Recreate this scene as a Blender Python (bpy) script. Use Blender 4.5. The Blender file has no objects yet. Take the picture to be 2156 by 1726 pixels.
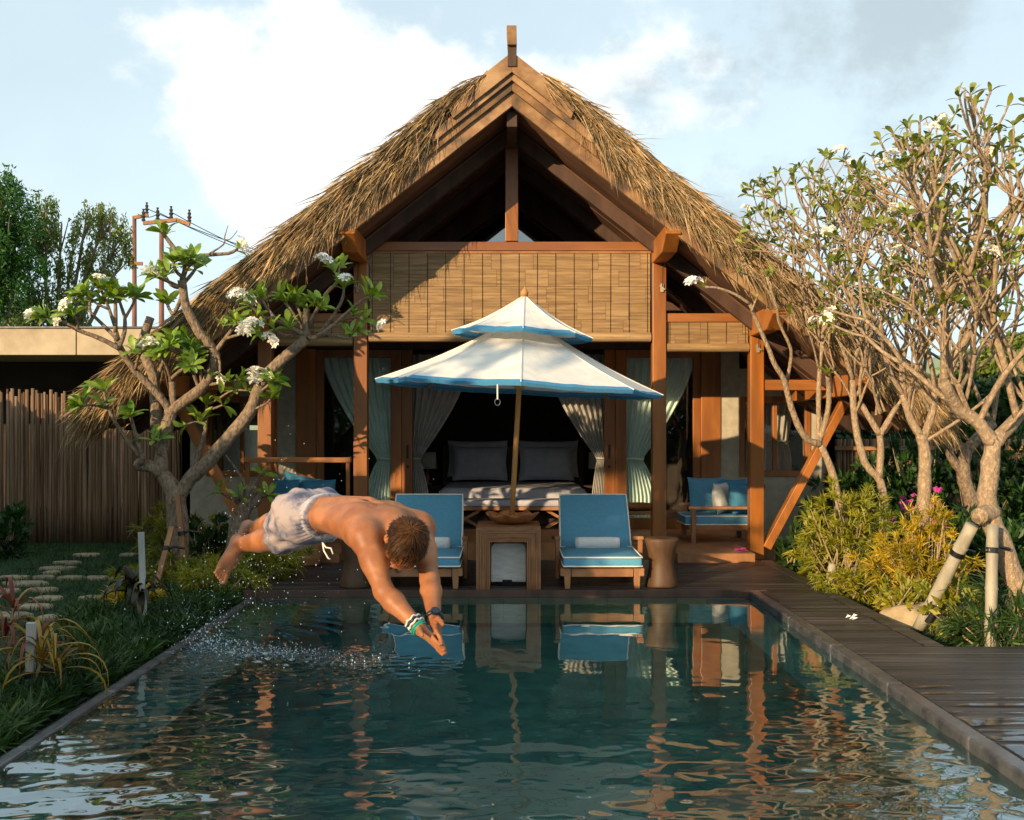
import bpy, math, random
import numpy as np
from mathutils import Vector, Matrix, Euler, Quaternion

# ------------------------------------------------------------------ camera, sky, sun, exposure
scene = bpy.context.scene
COL = scene.collection
R = math.radians
CAM_H = 1.35
cam_data = bpy.data.cameras.new('camera')
cam_data.lens = 35.0
cam_data.sensor_width = 36.0
cam_data.shift_x = 0.0035
cam_data.shift_y = 0.0195
cam_data.clip_start = 0.05
cam_data.clip_end = 4000
cam = bpy.data.objects.new('camera', cam_data)
COL.objects.link(cam)
cam.location = (0, 0, CAM_H)
cam.rotation_euler = (R(90), 0, 0)
scene.camera = cam

SUN_EL = R(13.0)
SUN_AZ = R(38)                      # from straight behind the camera towards the left
TO_SUN = Vector((-math.sin(SUN_AZ) * math.cos(SUN_EL), -math.cos(SUN_AZ) * math.cos(SUN_EL), math.sin(SUN_EL)))
sun_data = bpy.data.lights.new('sun', 'SUN')
sun_data.energy = 5.0
sun_data.angle = R(0.45)
sun_data.color = (1.0, 0.73, 0.43)
sun = bpy.data.objects.new('sun', sun_data)
COL.objects.link(sun)
sun.rotation_euler = (-TO_SUN).to_track_quat('-Z', 'Y').to_euler()
sun.location = TO_SUN * 60

scene.view_settings.view_transform = 'Standard'
scene.view_settings.look = 'None'
scene.view_settings.exposure = 0.45
scene.view_settings.gamma = 1.0
scene.render.engine = 'CYCLES'
scene.cycles.use_denoising = True
try:
    scene.cycles.denoiser = 'OPENIMAGEDENOISE'
except Exception:
    pass
scene.cycles.max_bounces = 8
scene.cycles.diffuse_bounces = 4
scene.cycles.glossy_bounces = 4
scene.cycles.transmission_bounces = 6
scene.cycles.transparent_max_bounces = 8
scene.cycles.sample_clamp_indirect = 4.0
scene.cycles.blur_glossy = 0.3

def build_world():
    w = bpy.data.worlds.new('World')
    scene.world = w
    w.use_nodes = True
    nt = w.node_tree
    nt.nodes.clear()
    N = nt.nodes.new
    L = nt.links.new
    out = N('ShaderNodeOutputWorld')
    bg = N('ShaderNodeBackground')
    sky = N('ShaderNodeTexSky')
    sky.sky_type = 'NISHITA'
    sky.sun_disc = False
    sky.sun_elevation = SUN_EL
    sky.sun_rotation = math.atan2(TO_SUN.x, TO_SUN.y)
    sky.air_density = 1.0
    sky.dust_density = 2.0
    sky.ozone_density = 1.0
    tc = N('ShaderNodeTexCoord')
    def math_n(op, a, b=None, clamp=False):
        m = N('ShaderNodeMath'); m.operation = op; m.use_clamp = clamp
        for i, x in enumerate((a, b)):
            if x is None: continue
            if hasattr(x, 'links') or hasattr(x, 'is_linked'): L(x, m.inputs[i])
            else: m.inputs[i].default_value = x
        return m.outputs[0]
    def noise(scale, detail, rough, off, stretch=(1, 1, 1)):
        mp = N('ShaderNodeMapping'); mp.inputs['Location'].default_value = off; mp.inputs['Scale'].default_value = stretch
        L(tc.outputs['Generated'], mp.inputs['Vector'])
        t = N('ShaderNodeTexNoise'); t.inputs['Scale'].default_value = scale
        t.inputs['Detail'].default_value = detail; t.inputs['Roughness'].default_value = rough
        L(mp.outputs['Vector'], t.inputs['Vector'])
        return t.outputs['Fac']
    def ramp(fac, lo, hi):
        m = N('ShaderNodeMapRange'); m.interpolation_type = 'SMOOTHSTEP'
        m.inputs['From Min'].default_value = lo; m.inputs['From Max'].default_value = hi
        L(fac, m.inputs['Value'])
        return m.outputs['Result']
    def toward(d):
        v = N('ShaderNodeVectorMath'); v.operation = 'DOT_PRODUCT'
        L(tc.outputs['Generated'], v.inputs[0]); v.inputs[1].default_value = Vector(d).normalized()
        return v.outputs['Value']
    def mix(fac, a, b):
        m = N('ShaderNodeMix'); m.data_type = 'RGBA'
        L(fac, m.inputs['Factor'])
        for k, x in (('A', a), ('B', b)):
            s = [i for i in m.inputs if i.name == k and i.type == 'RGBA'][0]
            if isinstance(x, tuple): s.default_value = x
            else: L(x, s)
        return [o for o in m.outputs if o.type == 'RGBA'][0]
    # thin bright veil over the whole sky, then white cumulus and a few grey scraps
    sep = N('ShaderNodeSeparateXYZ'); L(tc.outputs['Generated'], sep.inputs[0])
    veil_n = noise(2.2, 5, 0.55, (3.1, 0.4, 1.7), (1, 1, 1.6))
    veil = math_n('MULTIPLY_ADD', veil_n, 0.5); nt.nodes[-1].inputs[2].default_value = 0.50
    hor = ramp(sep.outputs['Z'], 0.45, -0.02)
    veil = math_n('ADD', veil, math_n('MULTIPLY', hor, 0.30), True)
    c1 = mix(veil, sky.outputs['Color'], (6.1, 7.5, 8.2, 1))
    edge = noise(5.0, 9, 0.58, (0.3, 2.2, 5.1), (1, 1, 1.3))
    e0 = math_n('MULTIPLY_ADD', edge, 0.20); nt.nodes[-1].inputs[2].default_value = -0.10
    big = math_n('MAXIMUM',
                 math_n('SUBTRACT', toward((-0.105, 1, 0.43)), 0.030),
                 toward((-0.105, 1, 0.27)))
    w1 = ramp(math_n('ADD', big, e0), 0.972, 0.999)
    gen = ramp(noise(3.0, 8, 0.6, (7.3, 1.9, 0.2), (1, 1, 2.2)), 0.56, 0.70)
    white = math_n('MAXIMUM', w1, math_n('MULTIPLY', gen, 0.6))
    c2 = mix(white, c1, (8.6, 8.7, 8.6, 1))
    g_edge = noise(7.0, 9, 0.62, (1.1, 6.6, 2.4), (1, 1, 1.2))
    g0 = math_n('MULTIPLY_ADD', g_edge, 0.05); nt.nodes[-1].inputs[2].default_value = -0.025
    ga = ramp(math_n('ADD', toward((0.205, 1, 0.255)), g0), 0.9945, 1.006)
    gb = ramp(math_n('ADD', toward((0.36, 1, 0.405)), g0), 0.9945, 1.006)
    gc = ramp(math_n('ADD', toward((0.33, 1, 0.30)), g0), 0.997, 1.008)
    gd = ramp(math_n('ADD', toward((0.22, 1, 0.43)), g0), 0.998, 1.008)
    far_scraps = ramp(noise(4.3, 8, 0.62, (9.4, 3.3, 4.0), (1, 1, 2.0)), 0.60, 0.74)
    grey = math_n('MAXIMUM', math_n('MAXIMUM', ga, gb), math_n('MAXIMUM', gc, gd))
    grey = math_n('MAXIMUM', math_n('MULTIPLY', grey, 0.8), math_n('MULTIPLY', far_scraps, 0.2))
    c3 = mix(grey, c2, (3.9, 4.7, 5.1, 1))
    L(c3, bg.inputs['Color'])
    bg.inputs['Strength'].default_value = 0.10
    L(bg.outputs[0], out.inputs[0])
build_world()

# ------------------------------------------------------------------ helpers
F_PX, VX, VY = 2095.0, 1070.0, 905.0          # survey of the photograph, 2155 px wide
def P(x, y, Z):
    return Vector(((x - VX) * Z / F_PX, Z, CAM_H - (y - VY) * Z / F_PX))

def lin(h):
    h = h.lstrip('#')
    o = []
    for i in (0, 2, 4):
        c = int(h[i:i + 2], 16) / 255
        o.append(c / 12.92 if c <= 0.04045 else ((c + 0.055) / 1.055) ** 2.4)
    return (o[0], o[1], o[2], 1)

def M(name, c1, c2=None, rough=0.6, scale=6.0, stretch=(1, 1, 1), detail=5, bump=0.0, bscale=None,
      island=0.0, objrand=0.0, spec=0.4, transl=0.0, metal=0.0, lo=0.35, hi=0.65, dist=0.002, c3=None, sss=0.0, coat=0.0):
    m = bpy.data.materials.new(name)
    m.use_nodes = True
    nt = m.node_tree
    N, L = nt.nodes.new, nt.links.new
    b = nt.nodes['Principled BSDF']
    b.inputs['Roughness'].default_value = rough
    b.inputs['Metallic'].default_value = metal
    b.inputs['Specular IOR Level'].default_value = spec
    if coat: b.inputs['Coat Weight'].default_value = coat; b.inputs['Coat Roughness'].default_value = 0.15
    if sss:
        b.inputs['Subsurface Weight'].default_value = sss
        b.inputs['Subsurface Radius'].default_value = (0.02, 0.008, 0.004)
        b.inputs['Subsurface Scale'].default_value = 0.5
    if isinstance(c1, str): c1 = lin(c1)
    if isinstance(c2, str): c2 = lin(c2)
    if isinstance(c3, str): c3 = lin(c3)
    col = None
    tc = N('ShaderNodeTexCoord')
    mp = N('ShaderNodeMapping'); mp.inputs['Scale'].default_value = stretch
    oi = N('ShaderNodeObjectInfo')
    if objrand:
        cb = N('ShaderNodeCombineXYZ')
        mul = N('ShaderNodeMath'); mul.operation = 'MULTIPLY'; mul.inputs[1].default_value = 37.0
        L(oi.outputs['Random'], mul.inputs[0])
        for i in range(3): L(mul.outputs[0], cb.inputs[i])
        L(cb.outputs[0], mp.inputs['Location'])
    L(tc.outputs['Object'], mp.inputs['Vector'])
    nz = N('ShaderNodeTexNoise'); nz.inputs['Scale'].default_value = scale; nz.inputs['Detail'].default_value = detail
    nz.inputs['Roughness'].default_value = 0.6
    L(mp.outputs['Vector'], nz.inputs['Vector'])
    if c2 is not None:
        rp = N('ShaderNodeValToRGB')
        rp.color_ramp.elements[0].position = lo; rp.color_ramp.elements[0].color = c1
        rp.color_ramp.elements[1].position = hi; rp.color_ramp.elements[1].color = c2
        if c3 is not None:
            e = rp.color_ramp.elements.new((lo + hi) / 2); e.color = c3
        L(nz.outputs['Fac'], rp.inputs['Fac'])
        col = rp.outputs['Color']
    if island or objrand:
        hs = N('ShaderNodeHueSaturation')
        src = None
        if island:
            g = N('ShaderNodeNewGeometry'); src = g.outputs['Random Per Island']; amt = island
        else:
            src = oi.outputs['Random']; amt = objrand
        mr = N('ShaderNodeMapRange'); mr.inputs['To Min'].default_value = 1 - amt; mr.inputs['To Max'].default_value = 1 + amt
        L(src, mr.inputs['Value']); L(mr.outputs['Result'], hs.inputs['Value'])
        mr2 = N('ShaderNodeMapRange'); mr2.inputs['To Min'].default_value = 1 + 0.35 * amt; mr2.inputs['To Max'].default_value = 1 - 0.25 * amt
        L(src, mr2.inputs['Value']); L(mr2.outputs['Result'], hs.inputs['Saturation'])
        if col is not None: L(col, hs.inputs['Color'])
        else: hs.inputs['Color'].default_value = c1
        col = hs.outputs['Color']
    if col is not None: L(col, b.inputs['Base Color'])
    else: b.inputs['Base Color'].default_value = c1
    if bump:
        bz = nz
        if bscale:
            bz = N('ShaderNodeTexNoise'); bz.inputs['Scale'].default_value = bscale; bz.inputs['Detail'].default_value = 6
            L(mp.outputs['Vector'], bz.inputs['Vector'])
        bp = N('ShaderNodeBump'); bp.inputs['Strength'].default_value = bump; bp.inputs['Distance'].default_value = dist * 5
        L(bz.outputs['Fac'], bp.inputs['Height']); L(bp.outputs['Normal'], b.inputs['Normal'])
    if transl:
        t = N('ShaderNodeBsdfTranslucent')
        if col is not None: L(col, t.inputs['Color'])
        else: t.inputs['Color'].default_value = c1
        mx = N('ShaderNodeMixShader'); mx.inputs[0].default_value = transl
        L(b.outputs[0], mx.inputs[1]); L(t.outputs[0], mx.inputs[2])
        L(mx.outputs[0], nt.nodes['Material Output'].inputs['Surface'])
    return m

ORG = {}                                     # world position of every Empty
def tag(o, label=None, cat=None, group=None, kind=None):
    if label: o['label'] = label
    if cat: o['category'] = cat
    if group: o['group'] = group
    if kind: o['kind'] = kind
    return o
def thing(name, label, cat, loc=(0, 0, 0), group=None):
    o = bpy.data.objects.new(name, None)
    o.empty_display_size = 0.1
    COL.objects.link(o)
    o.location = loc
    ORG[o] = Vector(loc)
    return tag(o, label, cat, group)
def attach(o, parent):
    o.parent = parent
    off = Vector((0, 0, 0))
    p = parent
    while p is not None and p not in ORG: p = p.parent
    if parent in ORG: o.matrix_parent_inverse = Matrix.Translation(-ORG[parent])
    return o
def place(name, mesh, mw, parent=None):
    o = bpy.data.objects.new(name, mesh)
    COL.objects.link(o)
    if parent is not None: attach(o, parent)
    o.matrix_basis = mw
    return o

class MB:
    def __init__(s): s.v = []; s.f = []
    def add(s, vs, fs):
        n = len(s.v)
        s.v.extend([tuple(x) for x in vs]); s.f.extend([tuple(i + n for i in q) for q in fs])
        return s
    def box(s, c, d, rot=None):
        c = Vector(c); hx, hy, hz = d[0] / 2, d[1] / 2, d[2] / 2
        vs = [Vector((x * hx, y * hy, z * hz)) for x in (-1, 1) for y in (-1, 1) for z in (-1, 1)]
        if rot is not None:
            q = rot if isinstance(rot, (Matrix, Quaternion)) else Euler(rot).to_matrix()
            vs = [q @ v for v in vs]
        return s.add([v + c for v in vs], [(0, 1, 3, 2), (4, 6, 7, 5), (0, 4, 5, 1), (2, 3, 7, 6), (0, 2, 6, 4), (1, 5, 7, 3)])
    def span(s, a, b):
        a, b = Vector(a), Vector(b)
        return s.box((a + b) / 2, [abs(b[i] - a[i]) for i in range(3)])
    def bar(s, a, b, w, h, up=(0, 0, 1)):
        a, b = Vector(a), Vector(b)
        t = (b - a).normalized(); up = Vector(up)
        sd = t.cross(up)
        if sd.length < 1e-4: sd = t.cross(Vector((0, 1, 0)))
        sd.normalize(); u2 = sd.cross(t).normalized()
        vs = [p + sd * (x * w / 2) + u2 * (y * h / 2) for p in (a, b) for x, y in ((-1, -1), (1, -1), (1, 1), (-1, 1))]
        return s.add(vs, [(3, 2, 1, 0), (4, 5, 6, 7), (0, 1, 5, 4), (1, 2, 6, 5), (2, 3, 7, 6), (3, 0, 4, 7)])
    def tube(s, pts, rad, n=6, cap=True):
        pts = [Vector(p) for p in pts]
        if not hasattr(rad, '__len__'): rad = [rad] * len(pts)
        t0 = (pts[1] - pts[0]).normalized()
        ref = Vector((0, 0, 1)) if abs(t0.z) < 0.9 else Vector((1, 0, 0))
        x = t0.cross(ref).normalized()
        vs = []; fs = []
        for i, p in enumerate(pts):
            if i == 0: t = t0
            elif i == len(pts) - 1: t = (pts[i] - pts[i - 1]).normalized()
            else: t = (pts[i + 1] - pts[i - 1]).normalized()
            x = (x - t * x.dot(t)).normalized(); y = t.cross(x)
            for k in range(n):
                a = 2 * math.pi * k / n
                vs.append(p + (x * math.cos(a) + y * math.sin(a)) * rad[i])
        for i in range(len(pts) - 1):
            for k in range(n):
                a, b = i * n + k, i * n + (k + 1) % n
                fs.append((a, b, b + n, a + n))
        if cap:
            fs.append(tuple(range(n - 1, -1, -1))); m = (len(pts) - 1) * n
            fs.append(tuple(m + k for k in range(n)))
        return s.add(vs, fs)
    def lathe(s, prof, c, n=24, wob=None):
        c = Vector(c); vs = []; fs = []
        for r, z in prof:
            for k in range(n):
                a = 2 * math.pi * k / n
                q = 1 if wob is None else wob(a, r, z)
                vs.append(c + Vector((r * q * math.cos(a), r * q * math.sin(a), z)))
        for i in range(len(prof) - 1):
            for k in range(n):
                a, b = i * n + k, i * n + (k + 1) % n
                fs.append((a, b, b + n, a + n))
        fs.append(tuple(range(n - 1, -1, -1))); m = (len(prof) - 1) * n
        fs.append(tuple(m + k for k in range(n)))
        return s.add(vs, fs)
    def prism(s, poly, d):
        d = Vector(d); n = len(poly); poly = [Vector(p) for p in poly]
        return s.add(poly + [p + d for p in poly], [tuple(range(n - 1, -1, -1)), tuple(range(n, 2 * n))] +
                     [(i, (i + 1) % n, (i + 1) % n + n, i + n) for i in range(n)])
    def mesh(s, name, mat, smooth=False):
        me = bpy.data.meshes.new(name)
        me.from_pydata(s.v, [], s.f); me.update()
        if mat: me.materials.append(mat)
        if smooth: me.polygons.foreach_set('use_smooth', [True] * len(me.polygons))
        return me
    def build(s, name, mat, parent=None, smooth=False, bevel=0.0, sub=0, org=None):
        me = s.mesh(name, mat, smooth)
        o = bpy.data.objects.new(name, me)
        COL.objects.link(o)
        if parent is not None:
            attach(o, parent)
            q = parent
            if parent not in ORG: pass
        if org is not None:
            org = Vector(org); me.transform(Matrix.Translation(-org)); o.location = org
        if bevel:
            bm = o.modifiers.new('bevel', 'BEVEL'); bm.width = bevel; bm.segments = 2; bm.limit_method = 'ANGLE'
            bm.harden_normals = False
        if sub:
            sm = o.modifiers.new('subsurf', 'SUBSURF'); sm.levels = sub; sm.render_levels = sub
        return o

def mesh_np(name, V, Fq, mat, smooth=False):
    """fast mesh from arrays: V (n,3); Fq (m,k) with one face size"""
    me = bpy.data.meshes.new(name)
    V = np.asarray(V, np.float32); Fq = np.asarray(Fq, np.int32)
    m, k = Fq.shape
    me.vertices.add(len(V)); me.vertices.foreach_set('co', V.ravel())
    me.loops.add(m * k); me.loops.foreach_set('vertex_index', Fq.ravel())
    me.polygons.add(m)
    me.polygons.foreach_set('loop_start', np.arange(0, m * k, k, dtype=np.int32))
    me.polygons.foreach_set('loop_total', np.full(m, k, np.int32))
    if smooth: me.polygons.foreach_set('use_smooth', np.ones(m, bool))
    me.update(calc_edges=True); me.validate()
    if mat: me.materials.append(mat)
    return me

def blades(A, D, Ln, W, sag, rng, seg=3, side=None):
    """ribbons from anchors A along D with length Ln, width W, sagging by sag; returns V, quads"""
    n = len(A)
    D = D / np.linalg.norm(D, axis=1, keepdims=True)
    if side is None:
        side = np.cross(D, rng.normal(size=(n, 3)))
    side = side / (np.linalg.norm(side, axis=1, keepdims=True) + 1e-9)
    V = np.zeros((n, seg + 1, 2, 3), np.float32)
    for i in range(seg + 1):
        t = i / seg
        c = A + D * (Ln * t)[:, None]
        c[:, 2] -= sag * t * t
        w = W * (1 - 0.92 * t ** 1.6) * 0.5
        V[:, i, 0] = c - side * w[:, None]
        V[:, i, 1] = c + side * w[:, None]
    base = (np.arange(n) * (seg + 1) * 2)[:, None]
    q = np.concatenate([np.array([[2 * i, 2 * i + 1, 2 * i + 3, 2 * i + 2]]) + base for i in range(seg)], 0)
    return V.reshape(-1, 3), q

def leaf_cards(C, D, Ln, W, rng, up=None):
    """diamond leaves (2 tris as 1 quad, folded): centre-base C, direction D"""
    n = len(C)
    D = D / np.linalg.norm(D, axis=1, keepdims=True)
    if up is None: up = rng.normal(size=(n, 3))
    s = np.cross(D, up); s /= (np.linalg.norm(s, axis=1, keepdims=True) + 1e-9)
    nrm = np.cross(s, D)
    L_ = Ln[:, None]; W_ = W[:, None]
    V = np.stack([C, C + D * L_ * 0.45 + s * W_ * 0.5 + nrm * W_ * 0.12, C + D * L_, C + D * L_ * 0.45 - s * W_ * 0.5 + nrm * W_ * 0.12], 1)
    q = np.arange(n * 4).reshape(n, 4)
    return V.reshape(-1, 3), q
# ------------------------------------------------------------------ materials
MAT = {}
MAT['teak'] = M('teak', '#7d491f', '#b3692a', 0.42, 5, (1, 1, 0.12), bump=0.25, objrand=0.12, spec=0.5, c3='#8f5a2a')
MAT['teak_h'] = M('teak_h', '#7d491f', '#b3692a', 0.42, 5, (0.12, 1, 1), bump=0.25, objrand=0.12, spec=0.5, c3='#8f5a2a')
MAT['teak_d'] = M('teak_d', '#8a5526', '#ba7434', 0.42, 6, (1, 0.4, 0.4), bump=0.25, objrand=0.1, spec=0.5)
MAT['barge'] = M('barge', '#59493a', '#a3835f', 0.8, 9, (0.35, 1, 0.45), bump=0.6, objrand=0.2, lo=.36, hi=.64, c3='#896747')
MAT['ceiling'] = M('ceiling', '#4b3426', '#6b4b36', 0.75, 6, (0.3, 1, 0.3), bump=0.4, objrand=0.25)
MAT['darkwood'] = M('darkwood', '#35241a', '#4f372a', 0.6, 6, (1, 1, 0.2), bump=0.3, objrand=0.15)
MAT['thatch'] = M('thatch', '#7f6e55', '#b79a6f', 0.85, 7, (1, 1, 1), island=0.62, spec=0.15, transl=0.12)
MAT['thatch_core'] = M('thatch_core', '#4a3b2b', '#6d573f', 0.95, 30, (1, 0.3, 1), bump=0.8, spec=0.1)
MAT['bamboo_blind'] = M('bamboo_blind', '#84694a', '#aa8c62', 0.5, 4, (0.6, 1, 9), bump=0.25, objrand=0.08, spec=0.4, c3='#977a54')
MAT['cord'] = M('cord', '#3c2a1c', rough=0.9)
MAT['plaster'] = M('plaster', '#a19a88', '#b5ad9a', 0.9, 9, bump=0.15, spec=0.2)
MAT['cream'] = M('cream', '#a0917a', '#b9aa90', 0.9, 3, bump=0.15, spec=0.2)
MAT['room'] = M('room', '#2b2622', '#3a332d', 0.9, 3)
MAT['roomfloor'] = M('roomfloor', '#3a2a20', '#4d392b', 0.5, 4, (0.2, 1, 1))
MAT['deck'] = M('deck', '#1f1d1c', '#47423f', 0.42, 7, (0.16, 2.2, 1), bump=0.5, objrand=0.35, spec=0.45, c3='#302c2a')
MAT['coping'] = M('coping', '#3a3b3e', '#565657', 0.25, 9, bump=0.25, spec=0.5)
MAT['pooltile'] = M('pooltile', '#2d6161', '#47807b', 0.5, 5, bump=0.2, objrand=0.18)
MAT['pooltile_lit'] = M('pooltile_lit', '#7da08b', '#9abca4', 0.5, 6, bump=0.2, objrand=0.10)
MAT['lawn'] = M('lawn', '#1a2c13', '#2a401c', 0.9, 3, bump=0.6, bscale=60, dist=0.01)
MAT['earth'] = M('earth', '#3e3221', '#5e4c33', 0.95, 5, bump=0.6, bscale=40, dist=0.01)
MAT['grassblade'] = M('grassblade', '#24421a', '#3c5f26', 0.6, 2, island=0.35, transl=0.25)
MAT['stone_step'] = M('stone_step', '#7d705a', '#a39478', 0.85, 6, bump=0.5, objrand=0.1)
MAT['rock'] = M('rock', '#9a8666', '#bda987', 0.9, 5, bump=0.8, dist=0.01)
MAT['bark'] = M('bark', '#51453a', '#a08c74', 0.85, 40, (1, 1, 0.6), bump=1.0, dist=0.004, lo=.28, hi=.72, c3='#83715e', spec=0.2)
MAT['bark_warm'] = M('bark_warm', '#84705a', '#c4aa8a', 0.85, 45, (1, 1, 0.6), bump=1.0, dist=0.004, lo=.28, hi=.72, c3='#9a856c', spec=0.2)
MAT['fr_leaf'] = M('fr_leaf', '#5c8429', '#a3b548', 0.42, 3, objrand=0.32, spec=0.45, transl=0.3)
MAT['fr_leaf_s'] = M('fr_leaf_s', '#5c8429', '#a3b548', 0.42, 3, island=0.32, spec=0.45, transl=0.3)
MAT['fr_leaf_o'] = M('fr_leaf_o', '#596e28', '#9c9c40', 0.42, 3, objrand=0.4, spec=0.45, transl=0.3)
MAT['fr_leaf_os'] = M('fr_leaf_os', '#596e28', '#9c9c40', 0.42, 3, island=0.4, spec=0.45, transl=0.3)
MAT['petal'] = M('petal', '#f3efe4', '#fbf8f0', 0.6, 3, transl=0.25)
MAT['petal_y'] = M('petal_y', '#e8b93c', rough=0.6)
MAT['tree_d'] = M('tree_d', '#2c5420', '#4a7a2c', 0.55, 0.6, island=0.35, transl=0.3)
MAT['tree_l'] = M('tree_l', '#4f6a24', '#86913a', 0.55, 0.5, island=0.3, transl=0.35)
MAT['shrub_y'] = M('shrub_y', '#8c7f1e', '#c9aa2e', 0.5, 3, island=0.35, transl=0.35)
MAT['shrub_g'] = M('shrub_g', '#6f7a22', '#a39a2e', 0.5, 3, island=0.35, transl=0.35)
MAT['shrub_d'] = M('shrub_d', '#1f3a1a', '#33541f', 0.5, 2, island=0.35, transl=0.2)
MAT['ground_lf'] = M('ground_lf', '#223b18', '#405a24', 0.5, 2, island=0.4, transl=0.25)
MAT['croton'] = M('croton', '#7f7a1c', '#b09423', 0.45, 3, objrand=0.25, transl=0.25)
MAT['cordy_y'] = M('cordy_y', '#7d6420', '#a9852c', 0.45, 4, objrand=0.3, transl=0.25)
MAT['cordy_r'] = M('cordy_r', '#65281f', '#86402f', 0.45, 4, objrand=0.3, transl=0.2)
MAT['darkleaf'] = M('darkleaf', '#1d1d14', '#3a3018', 0.4, 4, objrand=0.3, transl=0.1)
MAT['foam'] = M('foam', '#566a76', '#8a9ca5', 0.3, 30)  # blue-grey of sky reflected in churned water, put into the foam colour
MAT['stem'] = M('stem', '#8d7c60', '#a89474', 0.8, 9)
MAT['bougain'] = M('bougain', '#b02f8a', '#d24ba8', 0.5, 6, transl=0.3)
MAT['reed'] = M('reed', '#5e4936', '#8a6e52', 0.75, 4, (3, 3, 0.25), bump=0.4, objrand=0.4, c3='#745a43', spec=0.25)
MAT['stake_g'] = M('stake_g', '#9b9a92', '#b9b8ae', 0.8, 7, (1, 1, 0.2), bump=0.3)
MAT['stake_b'] = M('stake_b', '#7d5636', '#a0744b', 0.7, 7, (1, 1, 0.2), bump=0.3)
MAT['bamboo'] = M('bamboo', '#7f7766', '#b5ad97', 0.55, 5, (1, 1, 0.3), bump=0.2)
MAT['black'] = M('black', '#17181a', rough=0.45)
MAT['blue'] = M('blue', '#5690ab', '#6099b4', 0.85, 60, bump=0.25, bscale=250, spec=0.15)
MAT['blue_d'] = M('blue_d', '#427d9c', '#4c88a6', 0.85, 60, bump=0.25, bscale=250, spec=0.15)
MAT['bluetrim'] = M('bluetrim', '#4b8cb2', '#5595bb', 0.8, 30, transl=0.12, spec=0.15)
MAT['piping'] = M('piping', '#e8e4d8', rough=0.8)
MAT['canvas'] = M('canvas', '#e9e3d8', '#f2ede4', 0.85, 10, bump=0.3, bscale=14, transl=0.16, spec=0.15, dist=0.004)
MAT['towel'] = M('towel', '#e3e1dc', '#f0eeea', 0.95, 90, bump=0.6, bscale=220, spec=0.1)
MAT['loungewood'] = M('loungewood', '#83593a', '#a5744c', 0.6, 6, (1, 0.3, 0.5), bump=0.3, objrand=0.1)
MAT['ribwood'] = M('ribwood', '#7c5336', '#9a6c48', 0.55, 8, (1, 1, 0.4), bump=0.3, objrand=0.12)
MAT['bowl'] = M('bowl', '#8a5430', '#b37642', 0.5, 9, bump=0.5)
MAT['polewood'] = M('polewood', '#a9713d', '#c48d52', 0.45, 7, (1, 1, 0.15), bump=0.2)
MAT['whitestone'] = M('whitestone', '#c9c7c0', '#dedcd5', 0.85, 22, (0.4, 1, 1.4), bump=0.7, dist=0.004)
MAT['stoolwood'] = M('stoolwood', '#432e1c', '#60442b', 0.55, 5, (1, 1, 0.4), bump=0.3)
MAT['sheer'] = M('sheer', '#d9efe4', '#e6f6ee', 0.9, 8, transl=0.15, spec=0.1)
MAT['drape'] = M('drape', '#b5b1a8', '#c8c4ba', 0.9, 8, transl=0.2, spec=0.1)
MAT['linen'] = M('linen', '#a7a6ad', '#b9b8bf', 0.9, 8, bump=0.3, spec=0.1)
MAT['linen_w'] = M('linen_w', '#b9b7ba', '#cccacc', 0.9, 8, bump=0.3, spec=0.1)
MAT['shade'] = M('shade', '#d4cec0', rough=0.9, transl=0.2)
MAT['metal'] = M('metal', '#8c8a86', rough=0.35, metal=1.0)
MAT['pole_rust'] = M('pole_rust', '#70483a', '#85594a', 0.7, 2)
MAT['insul'] = M('insul', '#3d3a38', rough=0.5)
MAT['skin'] = M('skin', '#8a5434', '#a97047', 0.5, 9, bump=0.06, bscale=120, spec=0.38, sss=0.10, c3='#98613d', dist=0.001)
MAT['hair'] = M('hair', '#24160b', '#573718', 0.5, 10, island=0.5, spec=0.15)
MAT['shorts'] = M('shorts', '#4d5163', '#a39592', 0.8, 9, (1, 1, 1), bump=0.3, bscale=30, lo=0.36, hi=0.56, c3='#7d7883', spec=0.2)
MAT['waist'] = M('waist', '#8d8d98', '#bdb6b6', 0.8, 40, bump=0.4, spec=0.2)
MAT['cuff_w'] = M('cuff_w', '#d8d2c4', rough=0.6)
MAT['cuff_t'] = M('cuff_t', '#1e8f78', rough=0.6)
MAT['watch'] = M('watch', '#1b2230', rough=0.35)
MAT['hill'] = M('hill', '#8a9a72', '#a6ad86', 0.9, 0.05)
MAT['drop'] = M('drop', '#c9d6dc', rough=0.08, spec=0.8)

def glass_mat(name, tint, refl=1.45):
    m = bpy.data.materials.new(name); m.use_nodes = True
    nt = m.node_tree; nt.nodes.clear(); N, L = nt.nodes.new, nt.links.new
    o = N('ShaderNodeOutputMaterial'); t = N('ShaderNodeBsdfTransparent'); g = N('ShaderNodeBsdfGlossy')
    t.inputs['Color'].default_value = tint; g.inputs['Roughness'].default_value = 0.02
    f = N('ShaderNodeFresnel'); f.inputs['IOR'].default_value = refl
    mx = N('ShaderNodeMixShader')
    L(f.outputs[0], mx.inputs[0]); L(t.outputs[0], mx.inputs[1]); L(g.outputs[0], mx.inputs[2]); L(mx.outputs[0], o.inputs[0])
    return m
MAT['glass'] = glass_mat('glass', (1.0, 1.0, 1.0, 1), 1.42)
MAT['gableglass'] = glass_mat('gableglass', (0.55, 0.62, 0.58, 1), 3.2)

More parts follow.
